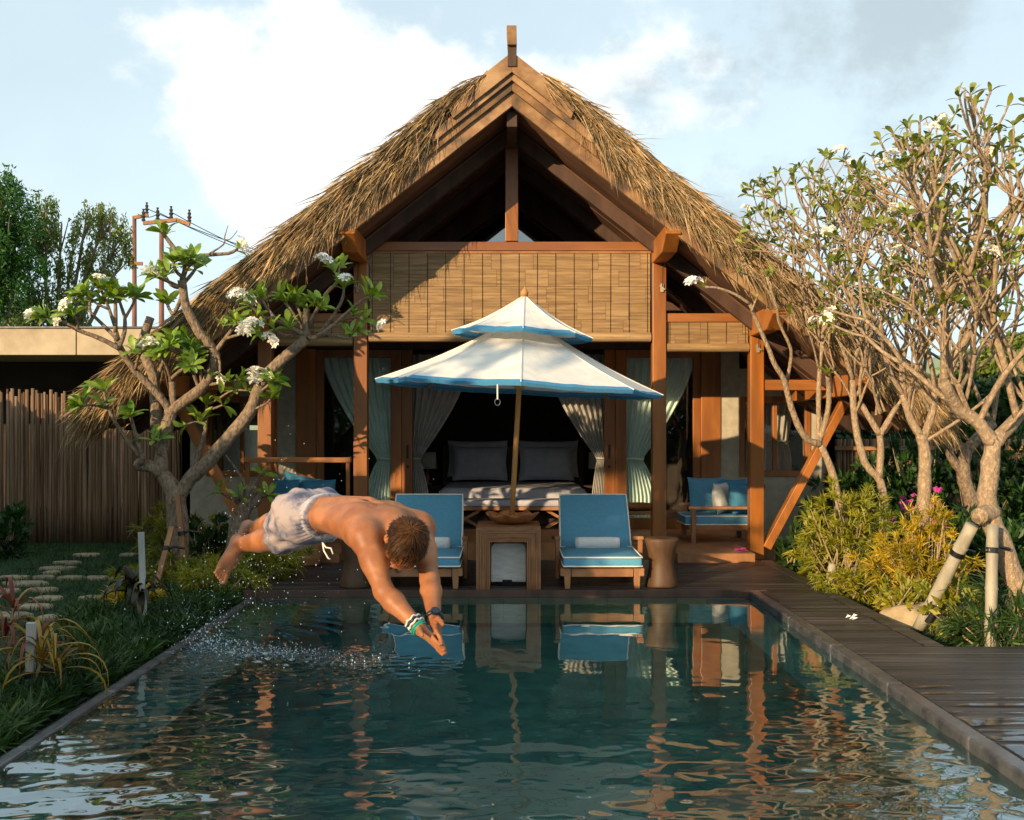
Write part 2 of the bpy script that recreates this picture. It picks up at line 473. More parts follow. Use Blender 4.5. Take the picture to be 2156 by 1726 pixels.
def water_mat():
    m = bpy.data.materials.new('water'); m.use_nodes = True
    nt = m.node_tree; N, L = nt.nodes.new, nt.links.new
    b = nt.nodes['Principled BSDF']
    b.inputs['Base Color'].default_value = (0.80, 0.97, 0.97, 1)
    b.inputs['Roughness'].default_value = 0.0
    b.inputs['IOR'].default_value = 1.45
    b.inputs['Transmission Weight'].default_value = 1.0
    g = N('ShaderNodeBsdfGlossy'); g.inputs['Roughness'].default_value = 0.0; g.inputs['Color'].default_value = (.92, .97, 1, 1)
    mx = N('ShaderNodeMixShader'); mx.inputs[0].default_value = 0.24
    L(b.outputs[0], mx.inputs[1]); L(g.outputs[0], mx.inputs[2]); L(mx.outputs[0], nt.nodes['Material Output'].inputs['Surface'])
    return m
MAT['water'] = water_mat()
# ------------------------------------------------------------------ the setting
rng = np.random.default_rng(7)
rnd = random.Random(11)
PX0, PX1, PY0, PY1 = -2.02, 1.95, 0.6, 8.06           # pool
DECK_Z = 0.05
GZ = -0.06

def sheet_with_hole(name, outer, hole, z, mat):
    (x0, y0, x1, y1), (a0, b0, a1, b1) = outer, hole
    xs, ys = [x0, a0, a1, x1], [y0, b0, b1, y1]
    v = [(x, y, z) for y in ys for x in xs]
    f = [(j * 4 + i, j * 4 + i + 1, j * 4 + i + 5, j * 4 + i + 4) for j in range(3) for i in range(3) if not (i == 1 and j == 1)]
    return MB().add(v, f).build(name, mat)
tag(sheet_with_hole('ground', (-900, -500, 900, 1800), (-2.16, 0.45, 2.12, 8.10), GZ, MAT['lawn']), kind='structure')

def hills():
    n = 90; v = []; f = []
    for i in range(n + 1):
        a = R(-62 + 124 * i / n)
        h = 5 + 9 * (0.5 + 0.5 * math.sin(i * 0.19 + 1.1)) * (0.6 + 0.4 * math.sin(i * 0.53)) + 22 * math.exp(-((i - 66) / 9.0) ** 2)
        for r_, z in ((300, GZ - 1), (340, h * 0.55), (400, h), (520, GZ - 1)):
            v.append((math.sin(a) * r_, math.cos(a) * r_, z))
    for i in range(n):
        for k in range(3):
            a = i * 4 + k
            f.append((a, a + 4, a + 5, a + 1))
    tag(MB().add(v, f).build('hills', MAT['hill'], smooth=True), kind='structure')
hills()

# pool shell
def pool():
    sh = MB()
    zb = -1.35
    p = tag(MB().span((PX0, PY0, zb - 0.1), (PX1, PY1, zb)).build('pool_floor', MAT['pooltile']), kind='structure')
    tag(MB().span((PX0 - 0.12, PY0, zb), (PX0, PY1, -0.031)).build('pool_wall_left', MAT['pooltile']), kind='structure')
    tag(MB().span((PX1, PY0, zb), (PX1 + 0.1, PY1, -0.036)).build('pool_wall_right', MAT['pooltile']), kind='structure')
    bw = tag(MB().span((PX0 - 0.12, PY1, zb), (PX1 + 0.1, PY1 + 0.1, 0.018)).build('pool_wall_back', MAT['pooltile']), kind='structure')
    tag(MB().span((PX0 - 0.12, PY0 - 0.12, zb), (PX1 + 0.1, PY0, 0.02)).build('pool_wall_front', MAT['pooltile']), kind='structure')
    # far wall tiles, its greenish light put into their paler colour
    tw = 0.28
    me = MB().box((0, 0, 0), (tw - 0.006, 0.02, tw - 0.006)).mesh('tile', MAT['pooltile_lit'])
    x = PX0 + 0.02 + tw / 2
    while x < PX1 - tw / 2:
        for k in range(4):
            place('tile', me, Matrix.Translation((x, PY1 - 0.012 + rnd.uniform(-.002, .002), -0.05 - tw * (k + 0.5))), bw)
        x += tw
    for nm, xa, xb in (('pool_ledge_left', PX0, PX0 + 0.42), ('pool_ledge_right', PX1 - 0.36, PX1)):
        tag(MB().span((xa + 0.001, PY0 + 0.001, -0.30), (xb - 0.001, PY1 - 0.04, -0.14)).build(nm, MAT['pooltile']), kind='structure')
    # coping stones on both long sides
    cr = tag(MB().span((PX1 + 0.004, PY0, -0.05), (PX1 + 0.072, PY1 - 0.02, 0.045)).build('coping_right', MAT['coping']), kind='structure')
    y = PY0
    while y < PY1 - 0.05:
        ln = min(0.9, PY1 - 0.03 - y)
        MB().span((PX1 - 0.012, y + 0.003, -0.035), (PX1 + 0.075, y + ln - 0.003, 0.056 + rnd.uniform(-.001, .001))).build('coping_stone', MAT['coping'], cr, bevel=0.012)
        y += ln
    cl = tag(MB().span((PX0 - 0.138, PY0, -0.9), (PX0 - 0.122, PY1, -0.035)).build('coping_left', MAT['coping']), kind='structure')
    y = PY0
    while y < PY1 - 0.05:
        ln = min(0.9, PY1 - y)
        MB().span((PX0 - 0.065, y + 0.003, -0.03), (PX0 + 0.0, y + ln - 0.003, 0.012 + rnd.uniform(-.002, .002))).build('coping_stone', MAT['coping'], cl, bevel=0.012)
        y += ln
pool()

def water():
    xs = np.linspace(PX0 + 0.0005, PX1 - 0.0005, 330)
    ys = np.concatenate([np.linspace(PY0 + .0005, 3.1, 60)[:-1], np.linspace(3.1, PY1 - .0005, 600)])
    nx, ny = len(xs), len(ys)
    X, Y = np.meshgrid(xs, ys)
    H = np.zeros_like(X)
    r = np.random.default_rng(5)
    for _ in range(110):
        lam = 0.055 * (8.0 ** r.random())
        th = r.normal(0, 0.50) + math.pi / 2
        a = 0.0052 * lam / (2 * math.pi) * (1.0 if lam > .2 else 0.8)
        H += a * np.sin(2 * math.pi / lam * (X * math.cos(th) + Y * math.sin(th)) + r.random() * 6.283)
    env = 0.05 + 0.95 / (1 + np.exp((Y - 4.45) * 2.1))
    lr = 1 + 0.5 * np.clip(np.abs(X) - 0.9, 0, 1)
    H *= env * lr
    # rings spreading from where the diver's feet splashed, and churned water
    cx, cy = -1.85, 6.15
    d = np.hypot(X - cx, Y - cy)
    H += 0.0022 * np.sin(2 * math.pi * d / 0.16) * np.exp(-d / 0.75)
    churn = np.exp(-(((X + 1.45) * 1.0) ** 2 / 0.42 + ((Y - 6.0 + 0.28 * (X + 1.9)) ** 2) / 0.10))
    for _ in range(60):
        lam = 0.045 + 0.10 * r.random(); th = r.random() * 6.283
        H += churn * 0.050 * lam / (2 * math.pi) * np.sin(2 * math.pi / lam * (X * math.cos(th) + Y * math.sin(th)) + r.random() * 6.283)
    V = np.stack([X, Y, H], -1).reshape(-1, 3)
    i = np.arange((ny - 1) * (nx - 1)); j, k = i // (nx - 1), i % (nx - 1)
    a = j * nx + k
    me = mesh_np('water', V, np.stack([a, a + 1, a + nx + 1, a + nx], 1), MAT['water'], True)
    o = bpy.data.objects.new('water', me); COL.objects.link(o)
    tag(o, kind='structure')
water()

# timber deck round the pool: every plank a piece of its own
def deck():
    base = MB()
    base.span((-2.9, PY1 + 0.101, GZ - 0.05), (2.60, 9.9, DECK_Z - 0.035))
    base.span((PX1 + 0.077, 5.99, GZ - 0.05), (2.60, PY1 + 0.101, DECK_Z - 0.036))
    base.span((PX1 + 0.077, 0.2, GZ - 0.05), (7.5, 5.98, DECK_Z - 0.037))
    d = tag(base.build('pool_deck', MAT['darkwood']), kind='structure')
    pw, gap = 0.092, 0.008
    y = PY1 + 0.012
    def plank(x0, x1, y0, y1, dz=0):
        MB().span((x0, y0, DECK_Z - 0.03), (x1, y1, DECK_Z + dz)).build('plank', MAT['deck'], d, bevel=0.003,
                                                                       org=((x0 + x1) / 2, (y0 + y1) / 2, DECK_Z))
    while y < 9.9:
        xs = [-2.9, rnd.uniform(-1.2, 0.9), 2.50]
        plank(xs[0], xs[1] - 0.003, y, y + pw, rnd.uniform(-.0015, .0015)); plank(xs[1] + 0.003, xs[2], y, y + pw, rnd.uniform(-.0015, .0015))
        y += pw + gap
    y = 5.995
    while y < PY1 - 0.01:
        plank(PX1 + 0.079, 2.50, y, y + pw, rnd.uniform(-.002, .002)); y += pw + gap
    plank(2.506, 2.62, 5.99, 9.9, 0.004)                     # edge board along the planting
    y = 5.985 - pw
    while y > 0.6:
        j = rnd.uniform(3.2, 6)
        plank(PX1 + 0.079, j - 0.003, y, y + pw, rnd.uniform(-.002, .002)); plank(j + 0.003, 7.4, y, y + pw, rnd.uniform(-.002, .002))
        y -= pw + gap
    # lip of dark timber over the pool's far edge
    MB().span((PX0 - 0.12, PY1 - 0.03, -0.03), (2.09, PY1 + 0.010, DECK_Z + 0.006)).build('edge_board', MAT['darkwood'], d, bevel=0.004)
deck()

def puddle():
    m = bpy.data.materials.new('wet_film'); m.use_nodes = True
    nt = m.node_tree; nt.nodes.clear(); N, L = nt.nodes.new, nt.links.new
    o = N('ShaderNodeOutputMaterial'); t = N('ShaderNodeBsdfTransparent'); g = N('ShaderNodeBsdfGlossy')
    g.inputs['Roughness'].default_value = 0.03
    fr = N('ShaderNodeFresnel'); fr.inputs['IOR'].default_value = 1.7
    tc = N('ShaderNodeTexCoord'); mp = N('ShaderNodeMapping'); mp.inputs['Scale'].default_value = (1.1, 9.0, 1)
    nz = N('ShaderNodeTexNoise'); nz.inputs['Scale'].default_value = 1.6; nz.inputs['Detail'].default_value = 5
    L(tc.outputs['Object'], mp.inputs['Vector']); L(mp.outputs['Vector'], nz.inputs['Vector'])
    sp = N('ShaderNodeSeparateXYZ'); L(tc.outputs['Object'], sp.inputs[0])
    mr = N('ShaderNodeMapRange'); mr.inputs['From Min'].default_value = 5.2; mr.inputs['From Max'].default_value = 3.6
    mr.inputs['To Min'].default_value = -0.16; mr.inputs['To Max'].default_value = 0.10
    L(sp.outputs['Y'], mr.inputs['Value'])
    ad = N('ShaderNodeMath'); ad.operation = 'ADD'; L(nz.outputs['Fac'], ad.inputs[0]); L(mr.outputs[0], ad.inputs[1])
    rp = N('ShaderNodeMapRange'); rp.inputs['From Min'].default_value = 0.49; rp.inputs['From Max'].default_value = 0.53; L(ad.outputs[0], rp.inputs['Value'])
    mu = N('ShaderNodeMath'); mu.operation = 'MULTIPLY'; L(rp.outputs[0], mu.inputs[0]); L(fr.outputs[0], mu.inputs[1])
    bp = N('ShaderNodeBump'); bp.inputs['Strength'].default_value = 0.10; bp.inputs['Distance'].default_value = 0.02
    L(nz.outputs['Fac'], bp.inputs['Height']); L(bp.outputs[0], g.inputs['Normal'])
    mx = N('ShaderNodeMixShader'); L(mu.outputs[0], mx.inputs[0]); L(t.outputs[0], mx.inputs[1]); L(g.outputs[0], mx.inputs[2]); L(mx.outputs[0], o.inputs[0])
    z = DECK_Z + 0.0065
    tag(MB().add([(PX1 + 0.082, 0.7, z), (7.4, 0.7, z), (7.4, 5.4, z), (PX1 + 0.082, 5.4, z)], [(0, 1, 2, 3)]).build('puddle', m), kind='structure')
puddle()

# stepping stones across the lawn
def stones():
    L_ = [(183, 1170, 57), (270, 1170, 37), (143, 1187, 60), (121, 1199, 75), (110, 1208, 37), (30, 1218, 66), (92, 1218, 46), (150, 1219, 60), (205, 1219, 50), (247, 1220, 36),
          (51, 1231, 95), (95, 1244, 62), (18, 1246, 50), (104, 1262, 60), (199, 1261.6, 65), (75, 1280, 78), (20, 1298, 95), (105, 1303, 50)]
    says = ['flat pale stepping stone nearest the reed fence', 'small stepping stone beside the frangipani trunk, far back', 'thin stepping stone in second row from the fence',
            'long narrow stepping stone in third row from the fence', 'tiny stepping stone just behind the long row', 'leftmost stone of the long straight row on the lawn',
            'second stone from left in the long straight row', 'middle stone of the long straight row on the lawn', 'fourth stone from left in the long straight row',
            'right end stone of the long straight row', 'broad stepping stone just below the long row at left', 'rounded stepping stone right above the red cordyline',
            'stepping stone cut by the left picture edge above the cordyline', 'oval stepping stone right of the cordyline, lower lawn', 'large pale stepping stone beside the dark leaved plant',
            'stepping stone behind the yellow cordyline leaves', 'nearest large stepping stone at left picture edge', 'nearest small stepping stone behind the cordyline stake']
    for (x, y, w), s in zip(L_, says):
        Z = (CAM_H - GZ) * F_PX / (y - VY)
        c = P(x, y, Z); rx = w * Z / F_PX / 2; ry = min(0.17, max(0.08, rx * 0.55))
        n = 14; ang = [2 * math.pi * k / n for k in range(n)]
        q = [1 + rnd.uniform(-.12, .12) for _ in ang]
        top = [(c.x + rx * q[k] * math.cos(a), c.y + ry * q[k] * math.sin(a), GZ + 0.028) for k, a in enumerate(ang)]
        bot = [(c.x + rx * 1.06 * q[k] * math.cos(a), c.y + ry * 1.06 * q[k] * math.sin(a), GZ - 0.03) for k, a in enumerate(ang)]
        m = MB().add(bot + top, [tuple(range(n, 2 * n))] + [(k, (k + 1) % n, (k + 1) % n + n, k + n) for k in range(n)])
        tag(m.build('stepping_stone', MAT['stone_step'], bevel=0.015), s, 'stepping stone', 'stepping stones in the lawn')
stones()

def grass():
    n = 42000
    A = np.stack([rng.uniform(-7.5, -2.2, n), rng.uniform(4.2, 12.6, n), np.full(n, GZ)], 1)
    D = np.stack([rng.normal(0, .5, n), rng.normal(0, .5, n), np.ones(n)], 1)
    V, q = blades(A, D, rng.uniform(.03, .075, n), np.full(n, .008), rng.uniform(0, .015, n), rng, seg=1)
    n2 = 9000
    A2 = np.stack([rng.uniform(2.65, 7, n2), rng.uniform(6.05, 11, n2), np.full(n2, GZ)], 1)
    D2 = np.stack([rng.normal(0, .5, n2), rng.normal(0, .5, n2), np.ones(n2)], 1)
    V2, q2 = blades(A2, D2, rng.uniform(.03, .09, n2), np.full(n2, .008), rng.uniform(0, .015, n2), rng, seg=1)
    me = mesh_np('lawn_grass', np.concatenate([V, V2]), np.concatenate([q, q2 + len(V)]), MAT['grassblade'])
    o = bpy.data.objects.new('lawn_grass', me); COL.objects.link(o)
    tag(o, 'short dark green lawn grass beside the pool', 'grass', kind='stuff')
grass()
# ------------------------------------------------------------------ the thatched villa
RX = 0.035                                   # ridge line
def roof_top(dx):
    pts = [(0, 4.86), (.25, 4.74), (.56, 4.58), (.84, 4.35), (4.05, 1.74), (4.25, 1.52)]
    for (a, za), (b, zb) in zip(pts, pts[1:]):
        if dx <= b: return za + (zb - za) * (dx - a) / (b - a)
    return pts[-1][1]
def soffit(dx): return 4.47 - 0.785 * dx
YG = 9.62                                    # gable plane
YB = 16.2

villa = thing('thatched_villa', 'open fronted timber villa with steep straw thatched roof behind the pool', 'villa', (0, 12.5, 0))

def roof():
    # core slab of compressed thatch
    prof_t = [(0, 4.84), (.25, 4.70), (.56, 4.50), (.84, 4.27), (2.5, 2.92), (3.98, 1.70), (4.08, 1.56)]
    prof_b = [(3.95, 1.42), (2.5, 2.56), (0.84, 3.88), (0, 4.54)]
    right = prof_t + prof_b
    for sgn in (1, -1):
        poly = [(RX + sgn * x, YG + 0.06, z) for x, z in right]
        if sgn < 0: poly.reverse()
        MB().prism(poly, (0, YB - YG, 0)).build('thatch_bed', MAT['thatch_core'], villa)
    r = np.random.default_rng(21)
    Vs, Qs, off = [], [], 0
    def put(A, D, L_, W, sag, seg=3):
        nonlocal off
        V, q = blades(A, D, L_, W, sag, r, seg)
        Vs.append(V); Qs.append(q + off); off += len(V)
    topf = np.vectorize(roof_top)
    for sgn in (1, -1):
        # the slope itself
        n = 15000
        dx = 4.0 * r.random(n) ** 0.9; y = YG + 0.0 + (YB - YG) * r.random(n) ** 2.2
        A = np.stack([RX + sgn * dx, y, topf(dx) - 0.06 + 0.05 * r.random(n)], 1)
        D = np.stack([sgn * (0.77 + r.normal(0, .08, n)), r.normal(-.10, .16, n), -0.62 + r.normal(0, .09, n)], 1)
        put(A, D, r.uniform(.25, .55, n), r.uniform(.011, .022, n), r.uniform(.0, .10, n))
        # layered verge: bundles laid over the rake, tips hanging in front of the board
        n = 15000
        lay = r.random(n)
        dx = 0.22 + 3.83 * r.random(n)
        nearr = np.clip((dx - 0.35) / 0.8, 0.25, 1)
        depth = (0.30 * lay) * nearr + 0.01
        A = np.stack([RX + sgn * (dx - 0.10 * lay), YG + 0.10 - 0.30 * (1 - lay) * r.random(n) - 0.03, topf(dx) - depth + r.normal(0, .02, n)], 1)
        D = np.stack([sgn * (0.66 + r.normal(0, .13, n)), -0.20 - 0.22 * r.random(n) + r.normal(0, .11, n), -0.60 + r.normal(0, .13, n)], 1)
        put(A, D, r.uniform(.18, .42, n), r.uniform(.010, .021, n), r.uniform(.0, .06, n))
        # outer fringe lapping over the boards
        n = 5200
        dx = 0.75 + 3.3 * r.random(n)
        A = np.stack([RX + sgn * dx, YG - 0.10 - 0.10 * r.random(n), topf(dx) - 0.12 - 0.22 * r.random(n)], 1)
        D = np.stack([sgn * (0.50 + r.normal(0, .18, n)), -0.12 + r.normal(0, .10, n), -0.75 + r.normal(0, .15, n)], 1)
        put(A, D, r.uniform(.14, .34, n), r.uniform(.008, .016, n), r.uniform(.0, .04, n))
        # long stray tips
        n = 420
        dx = 0.6 + 3.6 * r.random(n)
        A = np.stack([RX + sgn * dx, YG - 0.12 - 0.1 * r.random(n), topf(dx) - 0.12 - 0.12 * r.random(n)], 1)
        D = np.stack([sgn * (0.30 + r.normal(0, .2, n)), -0.22 + r.normal(0, .18, n), -0.9 + r.normal(0, .2, n)], 1)
        put(A, D, r.uniform(.18, .46, n), r.uniform(.006, .011, n), r.uniform(.0, .10, n))
        # wind-blown tips on the skyline
        n = 330
        dx = 0.4 + 3.8 * r.random(n)
        A = np.stack([RX + sgn * dx, YG + 1.6 * r.random(n) - 0.05, topf(dx) - 0.02], 1)
        D = np.stack([sgn * (0.85 + r.normal(0, .2, n)), r.normal(-.1, .3, n), -0.36 + r.normal(0, .2, n)], 1)
        put(A, D, r.uniform(.25, .55, n), r.uniform(.007, .013, n), r.uniform(-.02, .08, n))
        # shaggy eave
        n = 4200
        dx = 4.08 - 0.40 * r.random(n); y = YG - 0.1 + 3.6 * r.random(n) ** 1.4
        A = np.stack([RX + sgn * dx, y, topf(dx) - 0.10 * r.random(n)], 1)
        D = np.stack([sgn * (0.50 + r.normal(0, .14, n)), r.normal(-.08, .14, n), -0.75 + r.normal(0, .12, n)], 1)
        put(A, D, r.uniform(.20, .38, n), r.uniform(.011, .022, n), r.uniform(.0, .08, n))
    me = mesh_np('roof', np.concatenate(Vs), np.concatenate(Qs), MAT['thatch'])
    o = bpy.data.objects.new('roof', me); COL.objects.link(o); attach(o, villa)
    o['label'] = 'shaggy straw thatch'
    o['kind'] = 'stuff'
    return o
thatch = roof()

def gable_boards():
    for sgn in (1, -1):
        def pt(dx, z, y): return (RX + sgn * dx, y, z)
        def board(name, dx0, dx1, lo, h, y, t, cut=0.0, cut2=0.0):
            a = [pt(dx0, soffit(dx0) + lo, y), pt(dx1, soffit(dx1) + lo, y), pt(dx1 + cut, soffit(dx1 + cut) + lo + h * .6, y), pt(dx1 - cut2, soffit(dx1 - cut2) + lo + h, y), pt(dx0, soffit(dx0) + lo + h, y)]
            if sgn > 0: a.reverse()
            m = MB().prism(a, (0, t, 0))
            return m.build(name, MAT['barge'], villa, bevel=0.004)
        board('barge_board', 0.0, 4.0, -0.02, 0.175, YG - 0.10, 0.045)
        board('barge_board', 0.0, 3.9, 0.10, 0.15, YG - 0.055, 0.05)
        board('barge_board', 0.0, 0.88, 0.115, 0.12, YG - 0.138, 0.036, 0.02, 0.10)
        board('barge_board', 0.0, 0.76, 0.20, 0.11, YG - 0.176, 0.036, 0.02, 0.12)
        board('barge_board', 0.0, 0.56, 0.265, 0.19, YG - 0.214, 0.036, 0.03, 0.26)
    f = MB().bar((RX, YG - 0.18, 4.78), (RX - 0.0, YG - 0.18, 5.0), 0.085, 0.10, (0, 1, 0)).build('finial', MAT['darkwood'], villa, bevel=0.004)
    MB().add([(RX - .044, YG - .27, 4.97), (RX + .044, YG - .27, 4.97), (RX + .044, YG - .12, 4.97), (RX - .044, YG - .12, 4.97),
              (RX - .052, YG - .30, 5.14), (RX + .040, YG - .30, 5.14), (RX + .040, YG - .14, 5.12), (RX - .052, YG - .14, 5.12)],
             [(3, 2, 1, 0), (4, 5, 6, 7), (0, 1, 5, 4), (1, 2, 6, 5), (2, 3, 7, 6), (3, 0, 4, 7)]).build('finial_tip', MAT['barge'], f, bevel=0.004)
gable_boards()

def soffits():
    for sgn in (1, -1):
        y = YG - 0.05; i = 0
        while y < 14.6:
            w = 0.235
            lift = (0.0, 0.018, 0.036)[i % 3] if y < 10.6 else 0.01 * (i % 2)
            a = [(RX + sgn * 0.0, y + 0.003, soffit(0) + 0.015 + lift), (RX + sgn * 4.0, y + 0.003, soffit(4.0) + 0.015 + lift),
                 (RX + sgn * 4.0, y + 0.003, soffit(4.0) + 0.04 + lift), (RX, y + 0.003, soffit(0) + 0.04 + lift)]
            if sgn < 0: a.reverse()
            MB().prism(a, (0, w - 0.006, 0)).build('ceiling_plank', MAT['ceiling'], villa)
            y += w; i += 1
        # rafters
        for y in (10.32, 11.3):
            MB().bar((RX + sgn * 0.02, y, soffit(0.02) - 0.055), (RX + sgn * 3.9, y, soffit(3.9) - 0.055), 0.07, 0.12, (0, 0, 1)).build('rafter', MAT['darkwood'], villa, bevel=0.004)
    MB().bar((RX, YG + 0.0, 4.36), (RX, 15, 4.36), 0.10, 0.16).build('ridge_beam', MAT['darkwood'], villa, bevel=0.005)
soffits()

YP = 10.45
def frame():
    def post(x, z0, z1, w=0.142, y=YP):
        MB().span((x - w / 2, y - w / 2, z0), (x + w / 2, y + w / 2, z1)).build('post', MAT['teak'], villa, bevel=0.006, org=(x, y, z0))
    XI0, XI1, XO0, XO1 = -1.545, 1.575, -2.545, 2.595
    post(XI0, 0.05, 3.095); post(XI1, 0.05, 3.095); post(XO0, 0.0, 2.335); post(XO1, 0.0, 2.335)
    post(RX, 3.32, 4.40, 0.135)
    MB().span((XI0 + .078, YP - .045, 3.225), (XI1 - .078, YP + .045, 3.318)).build('tie_beam', MAT['teak_h'], villa, bevel=0.005)
    for a, b in ((XO0, XI0), (XI1, XO1)):
        MB().span((a + .080, YP - .04, 2.48), (b - .080, YP + .04, 2.57)).build('tie_beam', MAT['teak_h'], villa, bevel=0.005)
    # purlins carrying the roof, chamfered ends showing under the barge boards
    for x, z, w in ((XI0, 3.20, .15), (XI1, 3.20, .15), (XO0, 2.44, .15), (XO1, 2.44, .15), (-3.36, 1.80, .13), (3.42, 1.80, .13)):
        h = 0.22
        lo = z - h / 2
        poly = [(x - w / 2, YG - .05, lo + h), (x - w / 2, YG - .13, lo + h * .62), (x - w / 2, YG + .12, lo), (x - w / 2, 14.0, lo), (x - w / 2, 14.0, lo + h)]
        MB().prism(poly, (w, 0, 0)).build('purlin', MAT['teak_d'], villa, bevel=0.008)
    # side ties and long diagonal braces
    for s, xo in ((1, XO1), (-1, XO0)):
        MB().span((xo + s * .072, YP - .05, 1.765), (xo + s * 1.12, YP + .05, 1.875)).build('side_beam', MAT['teak_h'], villa, bevel=0.005)
        MB().bar((xo + s * 0.985, YP - .03, 1.764), (xo + s * 0.10, YP - .03, 0.12), 0.085, 0.115, (0, 1, 0)).build('brace', MAT['teak_d'], villa, bevel=0.005)
frame()

YW = 12.2
def walls():
    Wm = MB()
    W = lambda a, b, m='plaster', n='wall': MB().span(a, b).build(n, MAT[m], villa)
    for s in (1, -1):
        x = lambda v: s * v
        # plaster wing with a window opening
        W((x(2.60), YW, -.05), (x(2.83), YW + .2, 2.34))
        W((x(2.83), YW, -.05), (x(4.0), YW + .2, 0.78))
        W((x(2.83), YW, 1.76), (x(3.7), YW + .2, 2.1))
        W((x(3.70), YW, .78), (x(4.0), YW + .2, 1.76))
        W((x(4.0), YW + .0, -.05), (x(3.9), 15.6, 1.35))
        win = MB().span((x(2.83), YW - .02, .78), (x(2.89), YW + .06, 1.76)).span((x(3.64), YW - .02, .78), (x(3.70), YW + .06, 1.76)) \
            .span((x(2.891), YW - .02, .78), (x(3.639), YW + .06, .85)).span((x(2.891), YW - .02, 1.69), (x(3.639), YW + .06, 1.76)) \
            .span((x(3.24), YW - .015, .851), (x(3.29), YW + .055, 1.689)).build('window', MAT['teak'], villa, bevel=0.004)
        MB().span((x(2.891), YW + .02, .851), (x(3.239), YW + .026, 1.689)).build('pane', MAT['glass'], win)
        MB().span((x(3.291), YW + .02, .851), (x(3.639), YW + .026, 1.689)).build('pane', MAT['glass'], win)
        # gable infill and lintel side
        W((x(2.61), YW + .002, 2.342), (x(2.83), YW + .19, 2.6), 'darkwood')
    # header over the doors
    MB().span((-2.6, YW - .03, 2.34), (2.6, YW + .14, 2.56)).build('lintel', MAT['darkwood'], villa, bevel=0.005)
    # glazed gable
    for s in (1, -1):
        a = [(RX, YW, 4.14), (RX + s * 1.9, YW, 4.14 - 1.9 * .70), (RX + s * 2.3, YW, soffit(2.3) - .02), (RX, YW, soffit(0) - .0)]
        if s > 0: a.reverse()
        MB().prism(a, (0, .06, 0)).build('gable_frame', MAT['darkwood'], villa)
        b = [(RX + s * .0, YW + .03, 4.14), (RX + s * 2.0, YW + .03, 4.14 - 2.0 * .70), (RX + s * 2.0, YW + .03, 2.56), (RX, YW + .03, 2.56)]
        if s > 0: b.reverse()
        MB().prism(b, (0, .006, 0)).build('gable_pane', MAT['gableglass'], villa)
    MB().span((RX - .05, YW - .02, 2.56), (RX + .05, YW + .02, 4.02)).build('mullion', MAT['darkwood'], villa)
    # door posts and sliding leaves
    for s in (1, -1):
        x = lambda v: s * v
        for xa, xb, y0, y1, z0 in ((2.36, 2.60, YW - .02, YW + .16, .0), (1.18, 1.31, YW + .03, YW + .10, .12)):
            MB().span((x(xa), y0, z0), (x(xb), y1, 2.34)).build('door_post', MAT['teak'], villa, bevel=0.005)
        leaf = MB().span((x(1.315), YW + .03, .12), (x(1.45), YW + .09, 2.338)).span((x(2.27), YW + .03, .12), (x(2.359), YW + .09, 2.338)) \
            .span((x(1.451), YW + .032, .12), (x(2.269), YW + .088, .27)).span((x(1.451), YW + .032, 2.24), (x(2.269), YW + .088, 2.338)) \
            .build('door', MAT['teak'], villa, bevel=0.004)
        MB().span((x(1.45), YW + .05, .27), (x(2.27), YW + .058, 2.24)).build('pane', MAT['glass'], leaf)
        h = MB().span((x(1.225), YW + .012, 1.00), (x(1.25), YW + .03, 1.17)).build('handle', MAT['black'], leaf, bevel=0.004)
        MB().lathe([(.018, 0), (.018, .012)], (0, 0, 0), 10).build('keyhole', MAT['black'], leaf).matrix_basis = Matrix.Translation((x(1.237), YW + .028, .90)) @ Matrix.Rotation(R(90), 4, 'X')
    # room
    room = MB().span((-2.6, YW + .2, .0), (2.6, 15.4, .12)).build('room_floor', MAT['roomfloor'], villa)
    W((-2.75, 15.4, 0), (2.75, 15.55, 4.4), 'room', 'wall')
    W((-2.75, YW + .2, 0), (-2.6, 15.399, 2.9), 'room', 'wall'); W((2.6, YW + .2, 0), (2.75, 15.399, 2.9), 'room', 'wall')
    # verandah floor and step
    fl = MB().span((-2.85, 10.62, -.05), (2.85, YW - .03, .138)).build('verandah_floor', MAT['loungewood'], villa, bevel=0.004)
    MB().span((1.66, 9.76, .04), (2.42, 10.619, .138)).build('step', MAT['loungewood'], villa, bevel=0.004)
    MB().span((-2.42, 9.76, .04), (-1.66, 10.619, .138)).build('step', MAT['loungewood'], villa, bevel=0.004)
walls()

